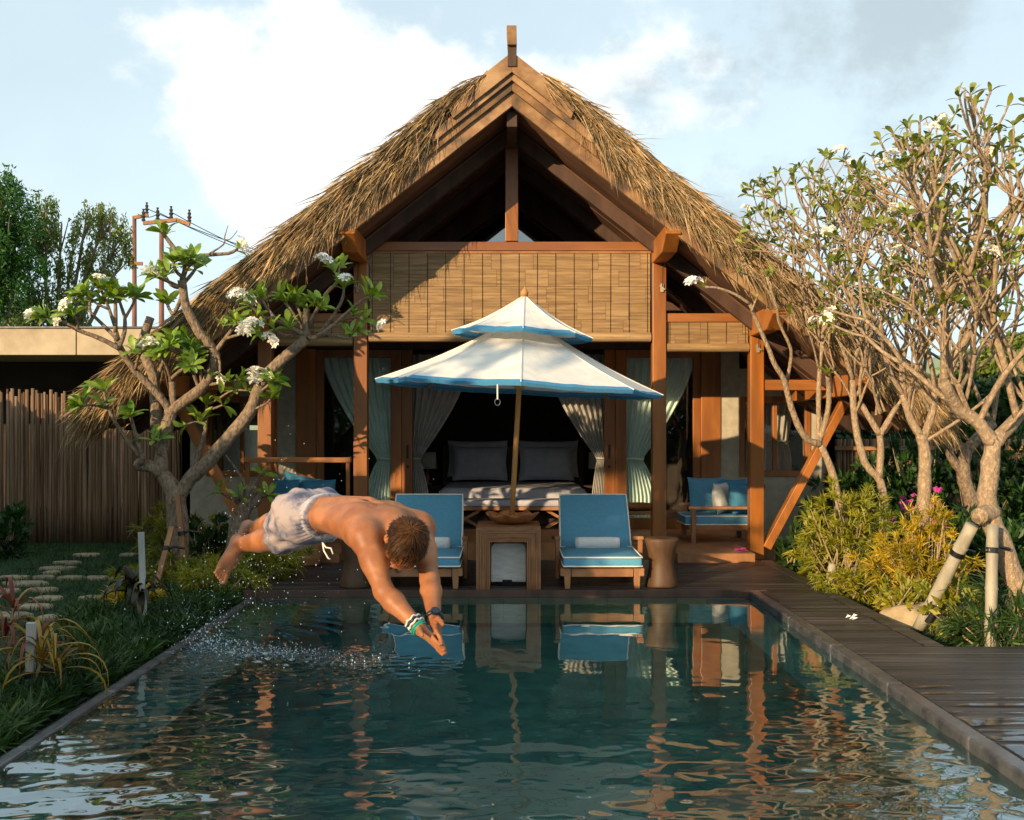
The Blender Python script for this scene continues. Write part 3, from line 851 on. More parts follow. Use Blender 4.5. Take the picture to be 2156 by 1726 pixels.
# ------------------------------------------------------------------ roller blinds of split bamboo
def slat_patch(w, h, n):
    m = MB(); v = []; f = []
    k = 0
    for i in range(n):
        z0, z1 = -h / 2 + h * i / n, -h / 2 + h * (i + 1) / n
        zz = [(z0, 0.0), (z0 + (z1 - z0) * .25, -.0035), (z0 + (z1 - z0) * .75, -.0035), (z1 - .0006, 0.0)]
        for z, y in zz:
            v += [(-w / 2, y, z), (w / 2, y, z)]
        for j in range(3):
            a = k + j * 2
            f.append((a, a + 1, a + 3, a + 2))
        k += 8
    return m.add(v, f)
def blind(label, x0, x1, z0, z1, y, roll):
    b = thing('bamboo_blind', label, 'blind', ((x0 + x1) / 2, y, z0), 'roller blinds of split bamboo')
    rows = max(1, round((z1 - z0) / 0.165)); rh = (z1 - z0) / rows
    cache = {}
    for r_ in range(rows):
        x = x0 - rnd.uniform(0, .3)
        while x < x1 - 0.01:
            w = rnd.choice((.24, .30, .36, .44))
            a, c = max(x, x0), min(x + w, x1)
            if c - a < 0.03: x += w; continue
            key = (round(c - a, 3), round(rh, 3))
            if key not in cache: cache[key] = slat_patch(c - a - .003, rh - .002, 11).mesh('slat_panel', MAT['bamboo_blind'])
            place('slat_panel', cache[key], Matrix.Translation(((a + c) / 2, y + rnd.uniform(-.0015, .0015), z0 + rh * (r_ + .5))), b)
            x += w
    MB().span((x0, y + .004, z0), (x1, y + .010, z1)).build('backing', MAT['stoolwood'], b)
    n = 12
    pts = [(x0 - .004, y - .012, z0 - roll * .2), (x1 + .004, y - .012, z0 - roll * .2)]
    MB().tube(pts, roll, 14).build('rolled_end', MAT['bamboo_blind'], b, smooth=False)
    MB().span((x0 - .01, y - .012, z1), (x1 + .01, y + .03, z1 + .022)).build('head_rail', MAT['loungewood'], b, bevel=0.004)
    nc = max(2, round((x1 - x0) / .2))
    for i in range(nc + 1):
        x = x0 + .03 + (x1 - x0 - .06) * i / nc
        MB().tube([(x, y - .0075, z1), (x + rnd.uniform(-.004, .004), y - .0085, z0 + .03), (x, y - .012 - roll * 1.04, z0 - roll * .2)], .0028, 4).build('cord', MAT['cord'], b)
    return b
blind('wide bamboo roller blind across the centre of the villa front', -1.455, 1.485, 2.33, 3.20, YP - .02, .05)
blind('short bamboo roller blind between the two right hand posts', 1.66, 2.51, 2.22, 2.478, YP - .02, .045)
blind('short bamboo roller blind left of centre behind frangipani branches', -2.46, -1.63, 2.28, 2.478, YP - .02, .045)
for x, z, lab in ((1.60, 2.83, 'small cord cleat on post right of the wide blind'), (2.60, 2.2, 'small cord cleat on post right of the short blind'), (-1.57, 2.83, 'small cord cleat on post left of the wide blind')):
    t = thing('cord_cleat', lab, 'cleat', (x, YP - .08, z), 'blind cord cleats')
    MB().span((x - .016, YP - .092, z - .045), (x + .016, YP - .0725, z + .045)).build('plate', MAT['bamboo'], t, bevel=.003)
    MB().tube([(x - .028, YP - .105, z + .02), (x + .028, YP - .105, z - .02)], .007, 6).build('horn', MAT['bamboo'], t)
    MB().tube([(x, YP - .1, z), (x + .01, YP - .085, z + .35)], .003, 4).build('cord', MAT['cord'], t)

# ------------------------------------------------------------------ curtains
def curtain(label, xa_top, xb_top, xa_tie, xb_tie, xa_bot, xb_bot, y, mat, zt=2.3, zb=0.14, ztie=0.98, folds=9, group=None):
    nu, nv = folds * 8, 34
    v = []; f = []
    for j in range(nv + 1):
        t = j / nv; z = zt + (zb - zt) * t
        if z > ztie:
            s = ((zt - z) / (zt - ztie)); e = s ** 1.5
            xa = xa_top + (xa_tie - xa_top) * e; xb = xb_top + (xb_tie - xb_top) * e
        else:
            s = (ztie - z) / (ztie - zb); e = min(1, s * 1.9) ** .7
            xa = xa_tie + (xa_bot - xa_tie) * e; xb = xb_tie + (xb_bot - xb_tie) * e
        for i in range(nu + 1):
            u = i / nu
            amp = .03 * min(1, abs(xb - xa) / .35) + .008
            v.append((xa + (xb - xa) * u, y + amp * math.sin(u * folds * 6.283 + .8 * math.sin(t * 3)) + .012 * math.sin(u * 5 + t * 4), z))
    for j in range(nv):
        for i in range(nu):
            a = j * (nu + 1) + i
            f.append((a, a + 1, a + nu + 2, a + nu + 1))
    c = thing('curtain', label, 'curtain', ((xa_bot + xb_bot) / 2, y, zb), group)
    MB().add(v, f).build('fabric', MAT[mat], c, smooth=True)
    m = (xa_tie + xb_tie) / 2; w = abs(xb_tie - xa_tie) / 2
    MB().tube([(m + (w + .012) * math.cos(a), y + .05 * math.sin(a), ztie + .02 * math.sin(a * .5)) for a in np.linspace(0, 6.283, 17)], .012, 6, False).build('tie_band', MAT[mat], c)
    MB().tube([(min(xa_top, xb_top), y, zt + .02), (max(xa_top, xb_top), y, zt + .02)], .012, 8).build('curtain_rod', MAT['darkwood'], c)
g = 'curtains at the villa doors'
curtain('pale green sheer curtain tied back behind right glass door', 1.40, 2.33, 1.44, 1.66, 1.42, 1.86, YW + .17, 'sheer', group=g)
curtain('pale green sheer curtain tied back behind left glass door', -1.38, -2.33, -1.44, -1.62, -1.42, -1.80, YW + .17, 'sheer', group=g)
curtain('grey drape tied to left edge of the open bedroom doorway', -1.20, -.45, -1.22, -1.12, -1.2, -1.0, YW + .30, 'drape', folds=7, group=g)
curtain('grey drape tied to right edge of the open bedroom doorway', 1.20, .45, 1.22, 1.12, 1.2, 1.05, YW + .30, 'drape', folds=7, group=g)
curtain('white curtain inside the right wing window', 2.9, 3.62, 3.0, 3.55, 2.95, 3.6, YW + .42, 'drape', 1.72, .8, 1.2, 8, g)

# ------------------------------------------------------------------ bedroom
def bedroom():
    z0 = .12
    b = thing('bed', 'wide bed with grey bedspread inside the dark bedroom', 'bed', (.06, 14.0, z0))
    MB().span((-.9, 12.95, z0), (1.02, 14.95, z0 + .18)).build('bed_base', MAT['darkwood'], b, bevel=.01)
    m = MB().span((-.88, 12.92, z0 + .181), (1.0, 14.93, z0 + .46)).build('mattress', MAT['linen_w'], b, bevel=.08)
    # bedspread with soft drop
    v = []; f = []; nx, ny = 24, 14
    for j in range(ny + 1):
        for i in range(nx + 1):
            u = -1.06 + 2.24 * i / nx; w = 12.80 + 1.5 * j / ny
            x = max(-.93, min(1.05, u)); dz = 0
            ex = max(0, -.93 - u, u - 1.05); ey = max(0, 12.89 - w)
            z = z0 + .475 - min(.30, ex * 2.6) - min(.26, ey * 2.8)
            v.append((x + .012 * math.sin(j * 1.7), max(w, 12.885) + .01 * math.sin(i * 1.9), z + .004 * math.sin(i * 2.3 + j)))
    for j in range(ny):
        for i in range(nx):
            a = j * (nx + 1) + i; f.append((a, a + 1, a + nx + 2, a + nx + 1))
    MB().add(v, f).build('bedspread', MAT['linen'], b, smooth=True, sub=1)
    MB().span((-1.0, 14.97, z0), (1.14, 15.06, 1.12)).build('headboard', MAT['darkwood'], b, bevel=.02)
    def pillow(label, c, w, h, t, rot, mat, name='pillow', cat='pillow', grp=None):
        n = 14; v = []; f = []
        def pt(i, j, s):
            u, q = -1 + 2 * i / n, -1 + 2 * j / n
            e = max(0, (1 - u ** 4) * (1 - q ** 4)) ** .55
            k = 1 - .06 * (1 - abs(q) ** 2) * abs(u) ** 3; k2 = 1 - .06 * (1 - abs(u) ** 2) * abs(q) ** 3
            return (u * w / 2 * k, s * t / 2 * e + .006 * math.sin(5 * u + 4 * q), q * h / 2 * k2)
        for s in (-1, 1):
            o_ = len(v)
            for j in range(n + 1):
                for i in range(n + 1): v.append(pt(i, j, s))
            for j in range(n):
                for i in range(n):
                    a = o_ + j * (n + 1) + i
                    q = (a, a + 1, a + n + 2, a + n + 1)
                    f.append(q if s < 0 else q[::-1])
        M4 = Matrix.Translation(c) @ Euler(rot).to_matrix().to_4x4()
        v = [M4 @ Vector(x) for x in v]
        o = MB().add(v, f).build(name, MAT[mat], smooth=True, org=c)
        return tag(o, label, cat, grp)
    pillow('large grey pillow propped on left half of the bed', (-.42, 14.66, .86), .82, .52, .2, (R(-14), 0, 0), 'linen', grp='pillows on the bed')
    pillow('large grey pillow propped on right half of the bed', (.56, 14.66, .86), .82, .52, .2, (R(-14), 0, 0), 'linen', grp='pillows on the bed')
    pillow('pale pillow at far left against the headboard', (-.46, 14.85, .92), .9, .55, .18, (R(-8), 0, 0), 'linen_w', grp='pillows on the bed')
    pillow('pale pillow at far right against the headboard', (.60, 14.85, .92), .9, .55, .18, (R(-8), 0, 0), 'linen_w', grp='pillows on the bed')
    be = thing('bed_bench', 'low upholstered bench with crossed legs at foot of the bed', 'bench', (.06, 12.62, z0))
    MB().span((-.80, 12.42, z0 + .27), (.92, 12.80, z0 + .355)).build('seat', MAT['linen'], be, bevel=.03)
    MB().span((-.80, 12.44, z0 + .225), (.92, 12.78, z0 + .269)).build('seat_frame', MAT['loungewood'], be, bevel=.005)
    for x in (-.55, .67):
        MB().bar((x - .2, 12.5, z0), (x + .2, 12.5, z0 + .225), .04, .035).build('leg', MAT['loungewood'], be)
        MB().bar((x + .2, 12.545, z0), (x - .2, 12.545, z0 + .225), .04, .035).build('leg', MAT['loungewood'], be)
    for x, lab, lab2 in ((-1.2, 'dark bedside table left of the bed', 'pale drum bedside lamp left of the bed'), (1.32, 'dark bedside table right of the bed', 'pale drum bedside lamp right of the bed')):
        t = thing('bedside_table', lab, 'side table', (x, 14.75, z0), 'bedside tables')
        MB().span((x - .22, 14.5, z0 + .38), (x + .22, 14.95, z0 + .42)).build('table_top', MAT['darkwood'], t, bevel=.005)
        MB().span((x - .2, 14.53, z0 + .15), (x + .2, 14.93, z0 + .379)).build('drawer', MAT['darkwood'], t, bevel=.005)
        for sx in (-1, 1):
            for sy in (14.56, 14.9): MB().span((x + sx * .18 - .02, sy - .02, z0), (x + sx * .18 + .02, sy + .02, z0 + .149)).build('leg', MAT['darkwood'], t)
        l = thing('bedside_lamp', lab2, 'lamp', (x, 14.75, z0 + .42), 'bedside lamps')
        MB().lathe([(.07, .42), (.07, .435), (.015, .45), (.03, .52), (.012, .62), (.012, .70)], (x, 14.75, z0), 14).build('lamp_base', MAT['bowl'], l, smooth=True)
        MB().lathe([(.14, .66), (.125, .90)], (x, 14.75, z0), 24).build('lamp_shade', MAT['shade'], l, smooth=True)
    # side lamp seen through the right wing window
    l = thing('table_lamp', 'curved white table lamp behind the right wing window', 'lamp', (3.4, YW + .75, .12))
    MB().lathe([(.16, 0), (.16, .72)], (3.4, YW + .75, .12), 16).build('plinth', MAT['darkwood'], l)
    MB().lathe([(.09, .74), (.03, .82), (.07, .98), (.12, 1.06), (.16, 1.18)], (3.4, YW + .75, .10), 20).build('lamp_shade', MAT['shade'], l, smooth=True)
    return pillow
pillow = bedroom()
# ------------------------------------------------------------------ deck furniture
def cushion(corners_top, thick, nrm, name, mat, parent, pipe=True):
    """rounded box cushion: corners_top = 4 points (ccw), thickness along -nrm"""
    c = [Vector(p) for p in corners_top]; nrm = Vector(nrm).normalized()
    n = 10; v = []; f = []
    for s in (0, 1):
        o_ = len(v)
        for j in range(n + 1):
            for i in range(n + 1):
                u, w = i / n, j / n
                p = (c[0] * (1 - u) + c[1] * u) * (1 - w) + (c[3] * (1 - u) + c[2] * u) * w
                e = (1 - (2 * u - 1) ** 6) * (1 - (2 * w - 1) ** 6)
                bulge = .012 * e
                v.append(p + nrm * (bulge if s else -thick - bulge * .4))
        for j in range(n):
            for i in range(n):
                a = o_ + j * (n + 1) + i; q = (a, a + 1, a + n + 2, a + n + 1)
                f.append(q if s else q[::-1])
    def ring(s):
        o_ = s * (n + 1) ** 2
        return [o_ + i for i in range(n)] + [o_ + (j) * (n + 1) + n for j in range(n)] + [o_ + n * (n + 1) + i for i in range(n, 0, -1)] + [o_ + j * (n + 1) for j in range(n, 0, -1)]
    r0, r1 = ring(0), ring(1); k = len(r0)
    for i in range(k): f.append((r0[i], r0[(i + 1) % k], r1[(i + 1) % k], r1[i]))
    o = MB().add(v, f).build(name, MAT[mat], parent, smooth=True, bevel=.012)
    if pipe:
        for s, rr in ((0, r0), (1, r1)):
            pts = [Vector(v[i]) for i in rr]; cc = sum(pts, Vector()) / len(pts)
            pts = [p + (p - cc).normalized() * .003 for p in pts]
            MB().tube(pts + [pts[0]], .0065, 6, False).build('piping', MAT['piping'], o, smooth=True)
    return o

def lounger(label, x0):
    x1 = x0 + .64; xm = (x0 + x1) / 2
    t = thing('lounge_chair', label, 'lounge chair', (xm, 8.5, DECK_Z), 'blue cushioned lounge chairs by the pool')
    z = DECK_Z
    for x in (x0 + .035, x1 - .035):
        # front leg, tapered
        w = .058
        MB().add([(x - w * .36, 8.14, z), (x + w * .36, 8.14, z), (x + w * .36, 8.19, z), (x - w * .36, 8.19, z),
                  (x - w / 2, 8.13, z + .17), (x + w / 2, 8.13, z + .17), (x + w / 2, 8.20, z + .17), (x - w / 2, 8.20, z + .17)],
                 [(3, 2, 1, 0), (4, 5, 6, 7), (0, 1, 5, 4), (1, 2, 6, 5), (2, 3, 7, 6), (3, 0, 4, 7)]).build('leg', MAT['loungewood'], t, bevel=.004)
        MB().bar((x, 8.98, z), (x, 8.90, z + .17), .05, .06, (0, 1, 0)).build('leg', MAT['loungewood'], t, bevel=.004)
    for s in (-1, 1):
        x = xm + s * .32
        MB().span((x - .022, 8.131, z + .105), (x + .022, 9.02, z + .17)).build('side_rail', MAT['loungewood'], t, bevel=.004)
        # arm: upright and sloping rest
        xa = xm + s * .352
        MB().bar((xa, 8.50, z + .04), (xa, 8.46, z + .37), .035, .07, (0, 1, 0)).build('arm_post', MAT['loungewood'], t, bevel=.004)
        MB().bar((xa, 8.42, z + .385), (xa, 8.98, z + .33), .052, .032).build('armrest', MAT['loungewood'], t, bevel=.006)
    MB().span((x0 + .067, 8.132, z + .10), (x1 - .067, 8.17, z + .168)).build('apron', MAT['loungewood'], t, bevel=.004)
    for k in range(6):
        y = 8.22 + k * .125
        MB().span((x0 + .03, y, z + .171), (x1 - .03, y + .07, z + .186)).build('slat', MAT['loungewood'], t)
    # back frame
    for x in (x0 + .03, x1 - .03):
        MB().bar((x, 8.83, z + .19), (x, 9.16, z + .66), .035, .04, (0, 1, 0)).build('back_post', MAT['loungewood'], t, bevel=.004)
    zs = z + .262
    cushion([(x0, 8.10, zs), (x1, 8.10, zs), (x1, 8.86, zs + .01), (x0, 8.86, zs + .01)], .072, (0, 0, 1), 'seat_cushion', 'blue', t)
    d = Vector((0, .34, .47)).normalized(); nb = Vector((0, -d.z, d.y))
    b0 = Vector((0, 8.745, zs + .012)); b1 = b0 + d * .54
    cushion([(x0 + .012, b0.y, b0.z), (x1 - .012, b0.y, b0.z), (x1 - .02, b1.y, b1.z), (x0 + .02, b1.y, b1.z)], .085, nb, 'back_cushion', 'blue', t)
    return t
lounger('blue cushioned lounge chair right of the ribbed side table', .448)
lounger('blue cushioned lounge chair left of the ribbed table, behind the diver', -1.038)

def towel(label, x, w, y=8.62, z=.316 + .055):
    prof = []
    v = []; f = []; n, k = 22, 12
    for j in range(k + 1):
        u = j / k
        for i in range(n):
            a = 6.283 * i / n
            r = .056 * (1 + .05 * math.sin(3 * a + 1.1) + .02 * math.sin(7 * a + j)) * (1 - .06 * (abs(2 * u - 1) ** 6))
            v.append((x - w / 2 + w * u + .004 * math.sin(3 * a), y + r * 1.05 * math.cos(a), z + r * .95 * math.sin(a)))
    for j in range(k):
        for i in range(n):
            a, b = j * n + i, j * n + (i + 1) % n
            f.append((a, b, b + n, a + n))
    t = thing('rolled_towel', label, 'towel', (x, y, z - .055), 'rolled white towels')
    MB().add(v, f + [tuple(range(n - 1, -1, -1)), tuple(k * n + i for i in range(n))]).build('roll', MAT['towel'], t, smooth=True)
    for s in (-1, 1):      # spiral of the rolled end
        pts = [(x + s * (w / 2 + .001), y + (.006 + .046 * q) * math.cos(q * 17), z + (.006 + .046 * q) * math.sin(q * 17)) for q in np.linspace(0, 1, 40)]
        MB().tube(pts, .004, 5).build('fold', MAT['towel'], t, smooth=True)
towel('rolled white towel on the right lounge chair', .77, .37)
towel('rolled white towel on left lounge chair, half hidden by the diver', -.66, .30)

def side_table():
    t = thing('side_table', 'square wooden side table of nested ribbed arches under the parasol', 'side table', (0, 8.37, DECK_Z))
    y0, y1 = 8.09, 8.66
    W, H = .262, .50
    n = 8; th = .0125
    for k in range(n):
        w = W - k * (th + .0016); h = H - k * (th + .0016)
        yy = y0 + (.0045 if k % 2 else 0)
        z = DECK_Z
        MB().add([(-w, yy, z), (-w + th, yy, z), (-w + th, yy, z + h - th), (w - th, yy, z + h - th), (w - th, yy, z), (w, yy, z), (w, yy, z + h), (-w, yy, z + h)] +
                 [(-w, y1, z), (-w + th, y1, z), (-w + th, y1, z + h - th), (w - th, y1, z + h - th), (w - th, y1, z), (w, y1, z), (w, y1, z + h), (-w, y1, z + h)],
                 [(0, 1, 2, 7), (7, 2, 3, 6), (3, 4, 5, 6), (15, 10, 9, 8), (14, 11, 10, 15), (14, 13, 12, 11),
                  (0, 7, 15, 8), (7, 6, 14, 15), (6, 5, 13, 14), (1, 9, 10, 2), (2, 10, 11, 3), (3, 11, 12, 4), (0, 8, 9, 1), (4, 12, 13, 5)]).build('rib', MAT['ribwood'], t, bevel=.002)
    MB().span((-W, y0 + .002, DECK_Z + H + .001), (W, y1, DECK_Z + H + .010)).build('table_top', MAT['ribwood'], t, bevel=.002)
side_table()
def bowl():
    t = thing('wooden_bowl', 'carved wooden bowl with wavy rim round the parasol pole', 'bowl', (.03, 8.40, DECK_Z + .511))
    wob = lambda a, r, z: 1 + (.10 * math.sin(7 * a + .5) * (r / .2) ** 2 if r > .1 else 0)
    prof = [(.06, .0), (.12, .008), (.17, .035), (.20, .072), (.212, .088), (.20, .085), (.165, .05), (.11, .024), (.03, .018)]
    m = MB().lathe(prof, (.03, 8.40, DECK_Z + .511), 42, wob)
    m.v = [(x, y, z + (.012 * math.sin(7 * math.atan2(y - 8.4, x - .03) + 1.9) if math.hypot(x - .03, y - 8.4) > .17 else 0)) for x, y, z in m.v]
    m.build('bowl_body', MAT['bowl'], t, smooth=True)
    MB().lathe([(.07, 0), (.055, .016), (.035, .05), (.03, .052)], (.035, 8.40, DECK_Z + .527), 18).build('pole_collar', MAT['bowl'], t, smooth=True)
bowl()
def parasol_base():
    t = thing('stone_block', 'rough white stone parasol base under the side table', 'parasol base', (0, 8.42, DECK_Z))
    w, h, y0, y1 = .148, .33, 8.30, 8.54
    out = [(-w, .0), (w, .0), (w, h - .05)] + [(w - .05 + .05 * math.cos(a), h - .05 + .05 * math.sin(a)) for a in np.linspace(.3, 1.57, 5)] + \
          [(-w + .05 + .05 * math.cos(a), h - .05 + .05 * math.sin(a)) for a in np.linspace(1.57, 2.84, 5)] + [(-w, h - .05)]
    MB().prism([(x, y0, DECK_Z + .03 + z) for x, z in reversed(out)], (0, y1 - y0, 0)).build('body', MAT['whitestone'], t, bevel=.012)
    MB().span((-.06, y0 + .03, DECK_Z + .001), (.10, y1 - .02, DECK_Z + .03)).build('foot', MAT['black'], t, bevel=.004)
    MB().span((-.05, y0 - .004, DECK_Z + .032), (.03, y0 + .002, DECK_Z + .052)).build('grip', MAT['black'], t)
    MB().span((-.07, y0 + .04, DECK_Z + .361), (.09, y1 - .05, DECK_Z + .376)).build('cap', MAT['whitestone'], t, bevel=.006)
    MB().lathe([(.03, .376), (.028, .44)], (.012, 8.42, DECK_Z), 16).build('pole_socket', MAT['polewood'], t)
parasol_base()

def parasol():
    t = thing('parasol', 'two tiered white canvas parasol with blue border and wooden pole', 'parasol', (.03, 8.42, DECK_Z + .36))
    base = Vector((.022, 8.42, DECK_Z + .445)); top = Vector((.135, 8.40, 2.50))
    ax = (top - base).normalized()
    ex = Vector((1, 0, 0)); ex = (ex - ax * ex.dot(ax)).normalized(); ey = ax.cross(ex)
    def W(r, a, h):          # around the tilted axis; h measured as height of the axis point
        p = base + ax * ((h - base.z) / ax.z)
        return p + ex * (r * math.sin(a)) - ey * (r * math.cos(a))
    MB().tube([base, base + (top - base) * .5, top], .0225, 14).build('pole', MAT['polewood'], t, smooth=True)
    fin = MB(); fin.tube([top - ax * .02, top + ax * .015, top + ax * .03, top + ax * .06], [.03, .034, .02, .006], 12).build('finial', MAT['polewood'], t, smooth=True)
    def tier(r0, h0, r1, h1, sagp, band, name):
        for k in range(8):
            a0, a1 = k * math.pi / 4, (k + 1) * math.pi / 4
            nu, nv = 10, 12
            def pt(u, w):
                a = a0 + (a1 - a0) * u
                r = r0 + (r1 - r0) * w
                # straight chord between ribs, sagging a little
                ch = math.cos(math.pi / 8) / math.cos((a - (a0 + a1) / 2))
                sag = sagp * 4 * u * (1 - u) * (.25 + .75 * w)
                h = h0 + (h1 - h0) * w - .03 * math.sin(math.pi * w) - sag
                wr = .0035 * math.sin(u * 41 + k) * w * (1 - abs(2 * u - 1))
                return W(r * ch, a, h + wr)
            def patch(w0, w1, nn, nm, mt, par):
                v = []; f = []
                for j in range(nn + 1):
                    for i in range(nu + 1): v.append(pt(i / nu, w0 + (w1 - w0) * j / nn))
                for j in range(nn):
                    for i in range(nu):
                        q = j * (nu + 1) + i; f.append((q, q + 1, q + nu + 2, q + nu + 1))
                return MB().add(v, f).build(nm, MAT[mt], par, smooth=True)
            cp = patch(0, 1 - band, nv, name, 'canvas', t)
            patch(1 - band, 1, 2, 'border', 'bluetrim', cp)
            # hanging inner valance
            v = []; f = []
            for i in range(nu + 1):
                p = pt(i / nu, 1); v += [p, p + Vector((0, 0, -.026 - .001 * math.sin(i * 1.9 + k))) - (p - W(0, 0, h1)).normalized() * .012]
            for i in range(nu): f.append((2 * i, 2 * i + 1, 2 * i + 3, 2 * i + 2))
            MB().add(v, f).build('valance', MAT['bluetrim'], cp, smooth=True)
            # seam tape along the rib
            v = [pt(0, w) + ax * .003 for w in np.linspace(0, 1, 10)]
            MB().tube(v, .0045, 5).build('seam', MAT['canvas'], cp)
    tier(.22, 2.19, 1.22, 1.71, .012, .06, 'canopy_panel')
    tier(.02, 2.47, .60, 2.155, .010, .12, 'top_panel')
    for k in range(8):
        a = k * math.pi / 4
        rb = MB().tube([W(.03, a, 2.21), W(.6, a, 1.965), W(1.19, a, 1.685)], .009, 6).build('rib', MAT['polewood'], t)
        MB().tube([W(.035, a, 1.72), W(.55, a, 1.96)], .008, 6).build('strut', MAT['polewood'], rb)
    h = base + ax * ((1.72 - base.z) / ax.z)
    MB().tube([h - ax * .03, h + ax * .03], .04, 14).build('hub', MAT['polewood'], t)
    # pull ring on a loop under the front edge
    c = W(1.15, -.06, 1.69) + Vector((-.10, .0, -.03)); 
    MB().tube([c + Vector((0, 0, .03)), c, c - Vector((0, 0, .08))], .006, 6).build('loop', MAT['canvas'], t)
    MB().tube([c + Vector((.02 * math.sin(a), 0, -.10 - .024 * math.cos(a))) for a in np.linspace(0, 6.283, 17)], .0035, 5, False).build('ring', MAT['metal'], t)
parasol()

def stool(label, x, y, h=.40, r=.145):
    t = thing('drum_stool', label, 'stool', (x, y, DECK_Z), 'waisted wooden drum stools')
    prof = [(r * .94, 0), (r * .96, .012), (r * .84, h * .18), (r * .72, h * .42), (r * .72, h * .56), (r * .84, h * .8), (r * .98, h - .014), (r * .96, h)]
    MB().lathe(prof, (x, y, DECK_Z), 30).build('body', MAT['stoolwood'], t, smooth=True)
    MB().lathe([(r * .9, h + .001), (r * .9, h + .004)], (x, y, DECK_Z), 30).build('seat', MAT['stoolwood'], t)
stool('waisted wooden drum stool right of the right lounge chair', 1.275, 8.29)
stool('waisted wooden drum stool behind the diver, left of left lounge chair', -1.27, 8.29)
def basket():
    x, y, z = -1.96, 9.55, DECK_Z
    t = thing('woven_basket', 'round woven basket low on the deck under the diver', 'basket', (x, y, z))
    prof = [(.13, 0), (.155, .02), (.17, .08), (.175, .2), (.16, .3), (.15, .31), (.14, .3), (.12, .02)]
    MB().lathe(prof, (x, y, z), 30, lambda a, r, q: 1 + .015 * math.sin(24 * a)).build('weave', MAT['loungewood'], t)
    MB().tube([(x + .156 * math.cos(a), y + .156 * math.sin(a), z + .31) for a in np.linspace(0, 6.283, 25)], .012, 6, False).build('rim', MAT['loungewood'], t)
basket()

def rail():
    t = thing('towel_rail', 'freestanding orange timber towel rail on the left verandah', 'towel rail', (-2.04, 9.68, DECK_Z))
    xa, xb, y = -2.52, -1.55, 9.62
    MB().span((xa - .03, y - .035, 1.035), (xb + .03, y + .035, 1.085)).build('top_bar', MAT['teak_h'], t, bevel=.006)
    for x in (xa, xb):
        MB().span((x - .018, y - .018, DECK_Z), (x + .018, y + .018, 1.034)).build('leg', MAT['teak'], t, bevel=.004)
        MB().span((x - .02, y - .16, DECK_Z + .001), (x + .02, y + .16, DECK_Z + .03)).build('foot', MAT['teak'], t, bevel=.004)
    MB().span((xa + .019, y - .012, .30), (xb - .019, y + .012, .33)).build('lower_bar', MAT['teak_h'], t, bevel=.003)
rail()

def armchair(label, s, cx, grp):
    """deep chair facing the middle; s=+1 back on the right side"""
    t = thing('garden_armchair', label, 'armchair', (cx, 10.95, .138), grp)
    z = .139; X = lambda v: cx + s * v
    ya, yb = 9.93, 10.33
    ya, yb = 10.66, 11.22
    for y in (ya, yb):
        for v in (-.32, .30):
            MB().span((X(v) - .024, y - .024, z), (X(v) + .024, y + .024, z + .36)).build('leg', MAT['darkwood' if v > 0 else 'loungewood'], t, bevel=.004)
        MB().span((X(-.37), y - .035, z + .361), (X(.40), y + .035, z + .392)).build('armrest', MAT['loungewood'], t, bevel=.006)
    MB().span((X(-.36), ya + .03, z + .13), (X(.34), yb - .03, z + .19)).build('seat_frame', MAT['loungewood'], t, bevel=.005)
    for k in range(4):
        y = ya + .08 + k * .12
        MB().bar((X(.34), y, z + .16), (X(.46), y, z + .62), .05, .025, (1, 0, 0)).build('back_slat', MAT['loungewood'], t)
    zs = z + .285
    pts = [(cx - .40, ya + .035, zs), (cx + .36, ya + .035, zs), (cx + .36, yb - .035, zs), (cx - .40, yb - .035, zs)]
    if s < 0: pts = [(cx - .36, ya + .035, zs), (cx + .40, ya + .035, zs), (cx + .40, yb - .035, zs), (cx - .36, yb - .035, zs)]
    cushion(pts, .09, (0, 0, 1), 'seat_cushion', 'blue', t)
    return zs
zs = armchair('wooden armchair with blue seat behind the right outer post', 1, 2.30, 'armchairs on the verandah')
gp = 'scatter cushions on the right armchair'
pillow('plain blue back cushion leaning at rear of the right armchair', (2.23, 11.16, zs + .20), .44, .40, .13, (R(-12), 0, R(8)), 'blue', 'scatter_cushion', 'cushion', gp)
pillow('pale striped cushion turned edge on in the right armchair', (2.35, 10.96, zs + .175), .34, .34, .13, (R(-8), R(0), R(52)), 'piping', 'scatter_cushion', 'cushion', gp)
pillow('darker blue cushion leaning against the right outer post side', (2.54, 10.88, zs + .175), .36, .35, .14, (R(-8), 0, R(40)), 'blue_d', 'scatter_cushion', 'cushion', gp)
pillow('blue cushion half hidden behind the pale striped cushion', (2.46, 11.13, zs + .19), .40, .38, .13, (R(-10), 0, R(-14)), 'blue_d', 'scatter_cushion', 'cushion', gp)
zs = armchair('wooden armchair with blue seat on left verandah, behind the diver', -1, -2.28, 'armchairs on the verandah')
gp = 'scatter cushions on the left armchair'
pillow('blue cushion nearest the left outer post', (-2.48, 10.91, zs + .19), .40, .40, .14, (R(-8), 0, R(-20)), 'blue_d', 'scatter_cushion', 'cushion', gp)
pillow('blue cushion leaning behind, with raised pointed corner, left armchair', (-2.34, 11.11, zs + .22), .42, .42, .13, (R(-10), R(14), R(6)), 'blue_d', 'scatter_cushion', 'cushion', gp)
pillow('blue cushion on right side of the left armchair', (-2.11, 11.01, zs + .19), .40, .38, .13, (R(-10), 0, R(10)), 'blue_d', 'scatter_cushion', 'cushion', gp)
